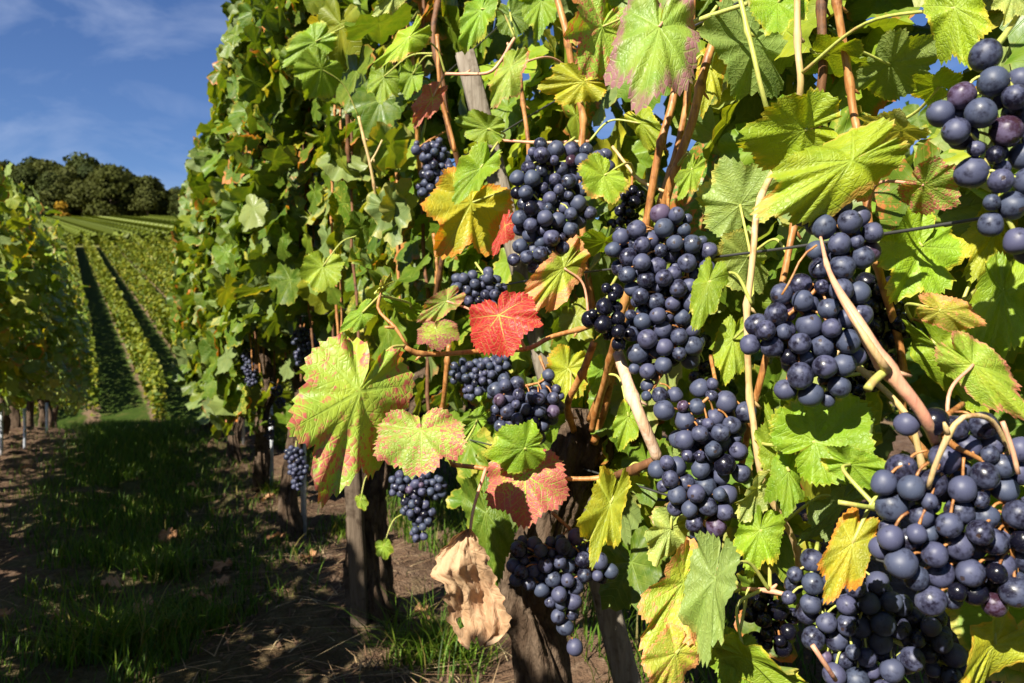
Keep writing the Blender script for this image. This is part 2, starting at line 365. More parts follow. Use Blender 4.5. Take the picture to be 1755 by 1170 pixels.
def tubes_mesh(name, lst, sides=8, fn=None):
    Vs, Ls, Ts, off = [], [], [], 0
    for pts, rads in lst:
        V, q, caps = tube_data(pts, rads, sides, fn); Vs.append(V); Ls.append((q+off).ravel()); Ts += [4]*len(q)
        for c in caps: Ls.append(c+off); Ts.append(len(c))
        off += len(V)
    return npmesh(name, np.concatenate(Vs), np.concatenate(Ls), Ts)
def cane_path(pts, rad, n=7, seed=0):
    seed = abs(int(seed))
    rg = np.random.default_rng(seed); p, r = smooth_path(pts, [rad]*len(pts) if np.isscalar(rad) else rad, n)
    L_ = np.concatenate([[0], np.cumsum(np.linalg.norm(np.diff(p, axis=0), axis=1))])
    m = max(int(L_[-1]/.006), 6); t = np.linspace(0, L_[-1], m)
    p = np.stack([np.interp(t, L_, p[:, k]) for k in range(3)], 1); r = np.interp(t, L_, r)
    r = r*.88; pos = .02+rg.random()*.03
    while pos < L_[-1]:
        r = r*(1+.38*np.exp(-((t-pos)/.0045)**2)); kick = rg.normal(0, .0022, 3); p = p + kick*np.maximum(0, 1-np.abs(t-pos)/.05)[:, None]; pos += .065+rg.random()*.03
    return p, r

def buds(p, r, seed):
    rg = np.random.default_rng(seed+9); o = []; pk = [i for i in range(2, len(r)-2) if r[i] > r[i-1] and r[i] >= r[i+1] and r[i] > np.median(r)*1.15]
    for n_, i in enumerate(pk):
        t = unit(p[i+1]-p[i-1]); a = unit(np.cross(t, [0, 1, 0] if n_ % 2 else [.3, -1, .2])); l = .003+.006*rg.random(); q = unit(a*(1 if n_ % 2 else -1)+t*.9)
        o.append((np.array([p[i], p[i]+q*(l*.6+r[i]*.5), p[i]+q*(l+r[i])]), np.array([.0017, .0014, .0007 if rg.random() < .6 else .0012])))
    return o
# ------------------------------------------------------------------ ground
def make_ground():
    xs = np.concatenate([-np.geomspace(600, 5, 40), np.arange(-4.9, 2.2, .03), np.geomspace(2.25, 400, 36)])
    ys = np.concatenate([-np.geomspace(200, 1.1, 18), np.arange(-1, .5, .1), np.arange(.5, 6.2, .03), np.geomspace(6.25, 900, 110)])
    X, Y = np.meshgrid(xs, ys, indexing='ij'); Z = ground_h(X, Y)
    nx, ny = len(xs), len(ys)
    Zf = Z.ravel(); Xf, Yf = X.ravel(), Y.ravel()
    near = (Xf > -5) & (Xf < 2.3) & (Yf > -1) & (Yf < 7)
    for i in np.nonzero(near)[0]:
        q = Vector((Xf[i], Yf[i], 0)); pv = perp(Xf[i], Yf[i])
        rough = .4 + .6*float(sstep(.25, .5, abs(pv+.18)))
        Zf[i] += rough*(.045*mnoise.noise(q*3.1) + .030*mnoise.noise(q*9) + .024*abs(mnoise.noise(q*24)))
        Zf[i] += .03*math.exp(-((pv-.47)/.16)**2)
    V = np.stack([Xf, Yf, Zf], 1)
    i, j = np.meshgrid(np.arange(nx-1), np.arange(ny-1), indexing='ij')
    q = np.stack([i*ny+j, (i+1)*ny+j, (i+1)*ny+j+1, i*ny+j+1], -1).reshape(-1, 4)
    me = npmesh('ground', V, q, [4]*len(q)); o = link('ground', me, M_GROUND); tag(o, kind='structure')
    return o
make_ground()
def gz(x, y):
    q = Vector((x, y, 0)); pv = perp(x, y); h = float(ground_h(x, y))
    if -5 < x < 2.3 and -1 < y < 7:
        rough = .4 + .6*float(sstep(.25, .5, abs(pv+.18)))
        h += rough*(.045*mnoise.noise(q*3.1)+.030*mnoise.noise(q*9)+.024*abs(mnoise.noise(q*24))) + .03*math.exp(-((pv-.47)/.16)**2)
    return h

# ------------------------------------------------------------------ grape bunches
BUNCH = []   # (circles, z) for clearing the leaves in front
def ico(rad=.008, sub=3):
    import bmesh
    bm = bmesh.new(); bmesh.ops.create_icosphere(bm, subdivisions=sub, radius=rad)
    for v in bm.verts:
        v.co.z *= 1.04
    me = bpy.data.meshes.new('grape'); bm.to_mesh(me); bm.free(); me.polygons.foreach_set('use_smooth', [True]*len(me.polygons)); return me
G_MESH = {}
for nm, m in (('bloom', M_GRAPE), ('black', M_GSHINY), ('purple', M_GRAISIN)):
    for q in range(4):
        me = ico(); me.materials.append(m); G_MESH[nm+str(q)] = me
        for v in me.vertices:      # berries pressed a little out of round
            d_ = Vector(v.co).normalized(); v.co *= 1 + .075*mnoise.noise(d_*1.1+Vector((q*3.1, len(nm), 0))) + (.05*mnoise.noise(d_*4+Vector((q, 5, 0))) if nm == 'purple' else 0)
            v.co.x *= (1, .96, 1.03, .98)[q]
gl = ico(sub=2); gl.materials.append(M_GRAPE); G_MESH['far'] = gl
def pack(circ, z, bd, rg, cap=100, depth=.8):
    if len(circ) > 8: depth = .6
    cs = np.array([P(c[0], c[1], z + (c[3] if len(c) > 3 else 0)) for c in circ]); rs = np.array([c[2]*z/F for c in circ])
    rb = bd/2; pts = []; rr = []
    wts = rs**2; wts = wts/wts.sum()
    for _ in range(9000):
        k = rg.choice(len(cs), p=wts); v = rg.normal(size=3); v /= np.linalg.norm(v)
        e = max(rs[k]-rb*.8, rb*.2); p = cs[k] + v*e*(rg.random()**.33)*np.array([1, depth, 1]); r = rb*(.80+.28*rg.random())
        if rg.random() < .05: r *= .68
        if pts:
            d = np.linalg.norm(np.array(pts)-p, axis=1)
            if (d < (np.array(rr)+r)*.76).any(): continue
        pts.append(p); rr.append(r)
    pts = np.array(pts); rr = np.array(rr)
    for _ in range(90):
        dm = pts[:, None]-pts[None]; d = np.linalg.norm(dm, axis=2)+np.eye(len(pts)); tgt = (rr[:, None]+rr[None])*.985
        ov = np.maximum(tgt-d, 0)*(1-np.eye(len(pts))); pts = pts + (dm/d[..., None]*ov[..., None]).sum(1)*.35
        # pull into hull
        dc = np.linalg.norm(pts[:, None]-cs[None], axis=2)-rs[None]; k = np.argmin(dc, 1); ex = np.maximum(dc[np.arange(len(pts)), k]+rr*.7, 0)
        pts = pts - unit(pts-cs[k])*ex[:, None]*.5
    if len(pts) > cap:
        k = np.argsort(pts[:, 1])[:cap]; pts, rr = pts[k], rr[k]
    return pts, rr, cs
def bunch(label, circ, z, bd=.016, kind='bloom', top=None, seed=0, purple=.05, cap=100, group='bunches of dark grapes', far=False, clear=True):
    rg = np.random.default_rng(seed+100)
    pts, rr, cs = pack(circ, z, bd, rg, cap)
    if clear: BUNCH.append((circ, z))
    topc = P(*top) if top else pts[np.argmax(pts[:, 2])] + np.array([0, .01, .02])
    root = empty('grape_bunch', tuple(topc)); tag(root, label, 'grapes', group)
    # rachis through the bunch with a pedicel for each berry
    ax = [topc]; order = np.argsort(-cs[:, 2])
    for k in order[:: max(1, len(order)//4)]: ax.append(cs[k]*.97 + pts.mean(0)*.03)
    st = [cane_path(ax, [.0020]+[.0016]*(len(ax)-1), 5, seed)]
    axp = st[0][0]
    for p, r in zip(pts, rr):
        k = np.argmin(np.linalg.norm(axp-p-np.array([0, 0, .006]), axis=1)); a = axp[k]; dd = np.linalg.norm(a-p); a = p+(a-p)*min(1, .017/dd)
        m = (a+p)/2+np.array([0, 0, .003]); st.append(smooth_path([a, m, p], [.0009, .0008, .0010], 3))
    me = tubes_mesh('bunch_stem', st, 6); so = link('bunch_stem', me, M_CANEG if seed % 2 else M_CANE, root)
    axm = pts.mean(0)
    for p, r in zip(pts, rr):
        km = kind
        if kind == 'bloom' and rg.random() < purple: km = 'purple' if rg.random() < .4 else 'black'
        if far: km = 'far'
        o = bpy.data.objects.new('grape', G_MESH[km if km == 'far' else km+str(rg.integers(0, 4))]); COL.objects.link(o); o.parent = root
        k = np.argmin(np.linalg.norm(axp-p, axis=1)); outw = unit(p-axp[k] + rg.normal(0, .006, 3) + np.array([0, 0, -.006]))
        o.rotation_euler = Vector(-outw).to_track_quat('Z', 'Y').to_euler()
        o.location = Vector(p)-root.location; s = r/.008; o.scale = (s, s, s*(.97+.08*rg.random()))
    return root
exec_b = [
 ("large bunch of dark blue grapes cut off by the upper right corner of the photo", [(1697,92,34),(1735,150,55),(1650,205,58),(1705,235,60),(1745,290,55),(1690,300,45),(1722,360,48),(1752,425,44),(1770,200,60)], .44, .0162, 'bloom', (1745,20,.47), 1),
 ("bunch of powdery blue grapes behind the thick pinkish cane, under a curved leaf", [(1385,385,34,.01),(1440,375,50,.0),(1470,420,45),(1420,440,50),(1370,520,48),(1430,520,62),(1325,575,55),(1400,600,68),(1450,600,50),(1375,660,42),(1425,660,40)], .52, .0158, 'bloom', (1400,290,.55), 2),
 ("black shaded bunch half hidden behind the thick pinkish cane", [(1500,510,45),(1520,560,45),(1490,610,50),(1470,655,40)], .62, .016, 'black', (1500,430,.64), 3),
 ("long tapering bunch of blue grapes hanging between brown canes at the centre", [(1150,390,42),(1095,435,55),(1175,440,50),(1130,490,60),(1180,520,42),(1115,560,52),(1160,590,48),(1115,625,42),(1120,670,28),(1150,675,24)], .68, .0165, 'bloom', (1145,330,.72), 4),
 ("small cluster of glossy black grapes at the left shoulder of the central bunch", [(1035,540,36),(1050,500,26),(1060,570,30)], .675, .0155, 'black', (1060,470,.72), 5),
 ("broad bunch of blue grapes tapering down to a pale leaf, lower middle", [(1212,668,30),(1250,715,46),(1180,710,36),(1140,700,18),(1210,765,62),(1150,810,40),(1240,790,48),(1200,850,58),(1225,880,40),(1197,905,24)], .64, .0165, 'bloom', (1215,610,.68), 6),
 ("upper bunch of blue grapes left of the tall straight cane, beneath the wire", [(930,275,40),(1000,275,38),(1035,275,24),(900,320,38),(965,325,48),(925,375,48),(985,365,38),(920,420,38),(950,400,40),(930,455,26),(882,450,20)], .81, .0165, 'bloom', (985,235,.84), 7),
 ("small bunch beside the yellow and orange leaf near the wooden stake", [(715,255,16),(745,262,26),(750,295,30),(735,325,22),(740,345,14)], 1.28, .0165, 'bloom', (765,225,1.3), 8),
 ("bunch of blue grapes directly above the red leaf", [(800,490,28),(835,485,26),(845,510,30),(820,515,25)], 1.10, .0165, 'bloom', (815,450,1.12), 9),
 ("bunch of blue grapes above the bright green and pink veined leaf", [(870,670,30),(880,695,40),(935,650,20),(930,690,42),(915,725,36),(860,715,26),(905,745,20)], .87, .0165, 'bloom', (925,610,.88), 10),
 ("small bunch with sparse grapes just below the red leaf", [(795,640,26),(830,640,30),(855,625,24),(810,665,24),(845,660,22)], 1.28, .0155, 'bloom', (840,600,1.3), 11),
 ("bunch hanging below the pink veined leaf in front of the vine trunk", [(905,940,30),(905,975,38),(950,950,42),(955,1000,46),(1010,970,42),(1030,975,28),(965,1035,34),(985,925,18),(967,1075,12),(985,1110,15)], .78, .0165, 'bloom', (945,880,.8), 12),
 ("slender bunch of greyish grapes under the pink spotted leaf by the trunk", [(685,830,22),(720,830,26),(745,835,22),(712,865,26),(725,885,24),(716,915,17)], 1.42, .0160, 'bloom', (715,800,1.45), 13),
 ("biggest and nearest bunch, at the right edge below the forked stem", [(1555,728,16),(1608,715,36),(1665,755,50),(1560,850,66),(1640,830,66),(1715,800,62),(1560,935,70),(1645,925,80),(1725,900,66),(1620,1005,60),(1700,990,60),(1740,960,50)], .44, .0164, 'bloom', (1650,690,.46), 14),
 ("bunch at the bottom of the photo beneath the yellow and red leaf", [(1385,965,32),(1375,1010,44),(1440,1000,52),(1425,1065,56),(1500,1040,56),(1530,1100,60),(1450,1130,50),(1590,1090,50),(1620,1140,48),(1510,1160,50)], .54, .0158, 'bloom', (1400,930,.56), 15),
 ("dark shrivelled bunch in shade at the left end of the bottom bunch", [(1310,1045,36),(1330,1085,36),(1300,1095,30),(1345,1060,28)], .60, .0145, 'black', (1320,1000,.62), 16),
 ("shaded black bunch between the central bunch and the broad lower one", [(1195,590,26),(1205,625,24),(1190,650,20)], .76, .0155, 'black', (1195,560,.78), 17),
 ("shaded bunch showing dimly behind the orange edged little leaf", [(1085,340,24),(1075,370,22),(1060,385,18)], .98, .0155, 'black', (1085,300,1.0), 18),
]
for i, (lb, circ, z, bd, kd, top, sd) in enumerate(exec_b): bunch(lb, circ, z, bd, kd, top, sd, purple=.06 if i != 13 else .10)
for i, (lb, circ, z, top) in enumerate([
 ("dark far bunch deep in the leaves, left of the big spotted leaf", [(520,580,20),(530,600,20),(515,612,15)], 2.3, (522,555,2.35)),
 ("dark bunch low on the far leaves above the metal stakes", [(428,610,15),(432,630,17),(430,652,11)], 3.4, (430,590,3.45)),
 ("small dark bunch under the dark far one at mid height", [(475,670,11),(480,690,10)], 3.0, (477,650,3.05)),
 ("shaded black bunch close to the metal stake under the big spotted leaf", [(505,780,18),(512,805,18),(508,830,12)], 2.2, (508,755,2.25)),
 ("tiny dark bunch low in the leaves above the shaded black one", [(462,745,10),(465,725,9)], 2.8, (464,710,2.85))]):
    bunch(lb, circ, z, .0165, 'bloom', top, 40+i, far=True, group='small bunches farther along the row')

# ------------------------------------------------------------------ hero leaves
K_ = {  # base, edge colour, redness, edge amount
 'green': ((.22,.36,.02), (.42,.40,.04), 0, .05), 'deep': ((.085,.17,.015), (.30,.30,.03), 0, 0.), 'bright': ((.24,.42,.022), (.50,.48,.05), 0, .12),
 'lime': ((.31,.46,.025), (.66,.55,.05), 0, .12), 'yellow': ((.50,.50,.03), (.66,.40,.04), 0, .15), 'yelor': ((.52,.50,.035), (.74,.28,.04), .12, .26),
 'pale': ((.46,.55,.17), (.62,.60,.15), 0, .2), 'blotch': ((.36,.50,.08), (.52,.13,.10), .52, .0), 'spot': ((.42,.54,.09), (.50,.15,.12), .58, .03),
 'red': ((.52,.40,.10), (.50,.030,.035), 1.12, .30), 'purple': ((.40,.48,.06), (.34,.08,.09), .60, .22), 'pinkvein': ((.44,.54,.06), (.50,.12,.11), .98, .0),
 'orange': ((.52,.56,.05), (.78,.33,.16), .25, .48), 'purpedge': ((.27,.43,.07), (.36,.17,.19), .12, .27), 'pinkedge': ((.36,.50,.06), (.70,.24,.18), .35, .14),
 'limeor': ((.34,.48,.03), (.74,.42,.10), .05, .12), 'dry': ((.50,.31,.17), (.40,.22,.11), .45, .2), 'orange2': ((.50,.56,.06), (.74,.32,.13), .50, .26),
 'brown': ((.26,.13,.05), (.16,.08,.03), .4, .2)}
CANES = []   # polylines of canes for the petioles
HERO = []
BOX = [(490,570,712,872), (638,697,802,822), (803,497,932,613), (697,546,806,603), (712,494,799,548), (830,766,977,909), (826,717,936,813), (988,795,1082,978), (1045,800,1115,850), (738,904,879,1100),
 (893,414,1021,536), (719,284,882,446), (778,186,867,250), (773,238,862,352), (989,250,1079,360), (964,-30,1102,138), (1034,-40,1202,198), (920,98,1042,182), (1260,148,1452,302), (1284,228,1562,362),
 (1466,184,1597,257), (1434,264,1548,337), (1538,263,1657,372), (1284,-35,1387,62), (1578,-50,1702,122), (1698,-40,1765,46), (1560,108,1652,192), (1463,28,1622,192), (1374,52,1488,137), (1188,-5,1372,172),
 (1190,265,1347,408), (1195,390,1345,505), (1181,438,1248,568), (1318,664,1500,838), (1370,668,1508,745), (1308,765,1378,888), (1303,688,1350,838), (1403,768,1552,842), (1362,818,1482,930), (1258,803,1334,897),
 (1253,862,1348,995), (1103,864,1184,974), (1092,918,1232,1132), (1173,908,1257,1145), (1098,1066,1212,1195), (1208,1078,1402,1195), (1206,1072,1300,1190), (1406,868,1502,1037), (1598,1056,1775,1190), (1568,500,1692,572),
 (1658,430,1775,652), (1545,558,1702,682), (1600,578,1775,712), (1500,348,1662,522), (1625,340,1745,486), (834,78,908,187), (704,138,767,222), (638,28,742,116), (636,-35,702,26), (795,-30,845,95),
 (628,105,685,180), (682,100,728,172), (498,78,590,172), (483,35,580,122), (512,427,592,502), (578,512,652,572), (646,465,674,505), (655,495,735,552), (798,808,876,1003), (922,588,1012,698),
 (1005,605,1060,678), (1218,538,1290,662), (1048,680,1102,775), (608,845,632,876), (642,922,676,960), (988,392,1066,440), (843,358,890,444), (1155,262,1212,345), (780,700,842,752), (1070,178,1140,268),
 (893,-40,962,78), (850,-5,908,68), (1188,80,1245,205)]
def mkleaf(label, j, tip, z, kind, pitch=0, roll=0, wid=1.0, lobe=.5, fold=.03, droop=.14, curl=.12, ripple=.05, back=False, seed=0, pet=None, twist=0., group=None):
    jp = P(j[0], j[1], z); tp = P(tip[0], tip[1], z)
    ax = tp-jp; L0 = np.linalg.norm(ax); T = ax/L0; view = unit(jp); N = unit(-view + T*np.dot(view, T)); Sx = np.cross(T, N)
    a = R(pitch+9); T2 = T*math.cos(a) - N*math.sin(a)*-1; N2 = N*math.cos(a) - T*math.sin(a)   # pitch > 0: the tip comes towards the camera
    T2 = T*math.cos(a) + N*math.sin(a)
    r = R(roll + (180 if back else 0)); N3 = N2*math.cos(r) + np.cross(T2, N2)*math.sin(r)
    if not back and kind != 'deep':      # leaves turn towards the light
        N3 = unit(N3 + .26*TOSUN); T2 = unit(T2 - N3*np.dot(T2, N3))
    size = L0/max(math.cos(a), .35)
    tpl = leaf_template(46, 12, seed*7+3, lobe, fold if not back else -fold, droop if not back else -droop, (curl+.25*math.sin(seed*2.3)) if not back else -curl, ripple*1.4, twist+.3*math.sin(seed*1.7))
    if seed-1 < len(BOX) and BOX[seed-1]:
        bx = BOX[seed-1]; S3 = np.cross(T2, N3); v = tpl['V']; vert = abs(T[2]) > abs(T[0])
        for _ in range(9):     # size, breadth and place of the leaf as measured
            Wd = jp + (S3*(v[:, 0:1]*wid) + T2*v[:, 1:2] + N3*v[:, 2:3])*size
            X, Y = proj(Wd); w_, h_ = X.max()-X.min(), Y.max()-Y.min(); rw, rh = (bx[2]-bx[0])/w_, (bx[3]-bx[1])/h_
            along, across = (rh, rw) if vert else (rw, rh)
            size *= along**.6; wid = min(max(wid*(across/along)**.5, .42), 1.35)
            Wd = jp + (S3*(v[:, 0:1]*wid) + T2*v[:, 1:2] + N3*v[:, 2:3])*size
            X, Y = proj(Wd); dx = (bx[0]+bx[2]-X.max()-X.min())/2; dy = (bx[1]+bx[3]-Y.max()-Y.min())/2
            jp = jp + np.array([dx*z/F, 0, -dy*z/F])
        bc = ((bx[0]+bx[2])/2, (bx[1]+bx[3])/2); j = tip = bc
    b_, e_, r_, ed = K_[kind]; rg = np.random.default_rng(seed+5)
    bb = np.array(b_)*(1+rg.normal(0, .06, 3)); me = leaf_mesh('leaf_blade', [tpl], np.array([0]), jp[None], T2[None], N3[None], np.array([size]), np.array([wid]), bb[None], np.array([e_]), np.array([[r_, ed, rg.random()]]))
    root = empty('vine_leaf', tuple(jp)); tag(root, label, 'leaf', group or 'single leaves of the near vines')
    link('leaf_blade', me, M_DRY if kind in ('dry', 'brown') else M_LEAF, root)
    # petiole
    if pet is not None: e = P(*pet)
    else:
        best = None
        for cl in CANES:
            d = np.linalg.norm(cl-jp, axis=1); k = np.argmin(d)
            if best is None or d[k] < best[0]: best = (d[k], cl[k])
        e = best[1] if best and best[0] < .13 else jp - T2*.05 + NV*.05 + UP*.01
    m = (jp+e)/2 - T2*.012 + UP*.004
    link('petiole', tubes_mesh('petiole', [smooth_path([jp + N3*.0005, m, e], [.0011, .0012, .0015], 7)], 7), M_CANEK if kind in ('red', 'pinkvein', 'spot', 'orange', 'dry', 'purpedge', 'pinkedge') else M_CANEG, root)
    HERO.append((j, tip, z, size)); return root

# canes first: they carry the leaves ------------------------------------
def cp(*q): return [P(*a) for a in q]
cane_defs = {
 -1: [('cane', M_CANEK, cp((1405,400,.52),(1425,470,.465),(1475,560,.44),(1520,632,.43),(1575,700,.43),(1600,745,.44),(1660,850,.50)), [.0010,.0018,.0040,.0048,.0036,.0036,.0034]),
      ('cane', M_CANEP, cp((1440,512,.435),(1480,585,.425),(1517,635,.428)), [.0008,.0018,.0028]),
      ('cane', M_CANEG, cp((1522,632,.43),(1500,650,.425),(1487,666,.42)), .0026),
      ('cane', M_CANEP, cp((1366,-40,.60),(1366,70,.60),(1369,155,.60),(1340,260,.64),(1300,360,.61),(1291,480,.60),(1284,640,.60),(1302,770,.60),(1345,900,.62),(1370,1000,.66)), .0028),
      ('cane', M_CANE, cp((1372,300,.66),(1352,420,.65),(1335,520,.65),(1312,620,.65),(1296,690,.66),(1270,800,.70)), .0032),
      ('cane', M_CANED, cp((1432,-60,.63),(1415,90,.63),(1402,200,.64),(1385,330,.66)), .0042),
      ('cane', M_CANE, cp((1425,-60,.61),(1450,110,.61),(1462,200,.61),(1478,330,.60),(1508,470,.60),(1545,600,.61),(1550,720,.62),(1590,790,.63)), .0034),
      ('cane', M_CANEP, cp((1588,835,.43),(1600,790,.425),(1622,738,.42),(1650,712,.42),(1700,722,.43),(1740,790,.44)), .0016),
      ('cane', M_CANEK, cp((1718,722,.42),(1735,770,.42),(1745,812,.42)), .0014),
      ('cane', M_CANEG, cp((1438,858,.46),(1470,862,.46),(1508,866,.47)), .0016),
      ('cane', M_CANEK, cp((1392,1105,.47),(1412,1135,.47),(1432,1165,.48)), .0016),
      ('cane', M_CANEP, cp((1430,600,.60),(1545,700,.58),(1575,770,.58),(1600,900,.60)), .0026),
      ('cane', M_CANEG, cp((1150,50,.70),(1210,25,.68),(1280,5,.66)), .0022),
      ('cane', M_CANEG, cp((1270,-10,.64),(1290,60,.63),(1307,165,.63),(1330,260,.66)), .0022),
      ('cane', M_CANE, cp((1400,420,.50),(1375,440,.50),(1355,480,.50),(1340,505,.50)), .0008),
      ('cane', M_CANEK, cp((1260,1010,.60),(1310,1018,.57),(1355,1026,.56)), .0018)],
 0: [('cane', M_CANE, cp((1252,-60,.74),(1240,20,.73),(1210,110,.72),(1186,210,.72),(1155,310,.73),(1132,380,.75),(1100,480,.78),(1010,720,.92)), .0046),
     ('cane', M_CANE, cp((1160,60,.77),(1152,170,.76),(1128,260,.76),(1104,395,.77),(1060,560,.80),(1040,640,.84),(1015,740,.90)), .0042),
     ('cane', M_CANE, cp((1190,-20,.80),(1178,130,.80),(1160,260,.80),(1130,350,.80)), .0036),
     ('cane', M_CANE, cp((955,-50,.93),(968,40,.92),(985,150,.92),(993,260,.92),(1000,400,.92),(1015,560,.92)), .0044),
     ('cane', M_CANE, cp((890,110,.98),(896,170,.98),(906,260,.98),(905,420,.98)), .0030),
     ('cane', M_PEEL, cp((1060,605,.70),(1085,670,.68),(1103,720,.67),(1128,788,.68)), .0056),
     ('cane', M_CANED, cp((1128,785,.68),(1085,800,.70),(1050,815,.74)), .0046),
     ('cane', M_CANE, cp((1018,585,.86),(1000,630,.87),(975,690,.90),(985,740,.94)), .0046),
     ('cane', M_CANE, cp((1062,600,.88),(1040,690,.90),(1018,760,.93)), .0050),
     ('cane', M_CANE, cp((1108,792,.73),(1040,818,.74),(975,821,.75),(900,815,.76),(830,803,.76),(775,796,.77)), .0026),
     ('cane', M_CANE, cp((1060,540,.78),(1008,562,.76),(945,578,.75),(900,600,.74),(810,604,.73),(725,603,.71),(695,592,.70)), .0026),
     ('cane', M_CANE, cp((695,592,.70),(672,560,.70),(645,530,.71),(650,505,.72),(655,480,.72)), .0016),
     ('cane', M_CANEK, cp((762,127,.98),(800,128,.97),(838,124,.96),(862,100,.96),(885,62,.96)), .0022),
     ('cane', M_CANE, cp((1640,540,.60),(1600,555,.60),(1560,545,.60)), .0012),
     ('cane', M_CANEP, cp((1050,250,.80),(1100,300,.78),(1150,330,.76)), .0018),
     ('cane', M_CANEK, cp((860,240,.96),(940,243,.94),(1010,242,.92)), .0020)],
 1: [('cane', M_CANED, cp((758,-40,1.22),(742,60,1.2),(760,150,1.2),(772,230,1.2),(785,300,1.22),(760,430,1.25),(745,520,1.3)), .0050),
     ('cane', M_CANE, cp((748,60,1.18),(752,130,1.18),(768,200,1.18),(780,260,1.18)), .0034),
     ('cane', M_CANED, cp((622,40,1.6),(600,120,1.6),(596,190,1.6),(600,280,1.62)), .0052),
     ('cane', M_CANE, cp((688,-20,1.35),(705,80,1.35),(712,160,1.35),(720,300,1.4)), .0040),
     ('cane', M_CANE, cp((742,400,1.3),(748,470,1.3),(742,540,1.32)), .0034),
     ('cane', M_CANE, cp((770,590,1.25),(765,640,1.25),(758,700,1.28),(740,800,1.4)), .0044),
     ('cane', M_CANEP, cp((615,200,1.35),(630,260,1.35),(640,310,1.36),(648,360,1.38)), .0028),
     ('cane', M_CANEP, cp((655,240,1.35),(645,262,1.35),(632,285,1.35)), .0018)]}
for k, lst in cane_defs.items():
    for i, (_, m, pts, r) in enumerate(lst):
        CANES.append(cane_path(pts, r, 7, k*31+i)[0])

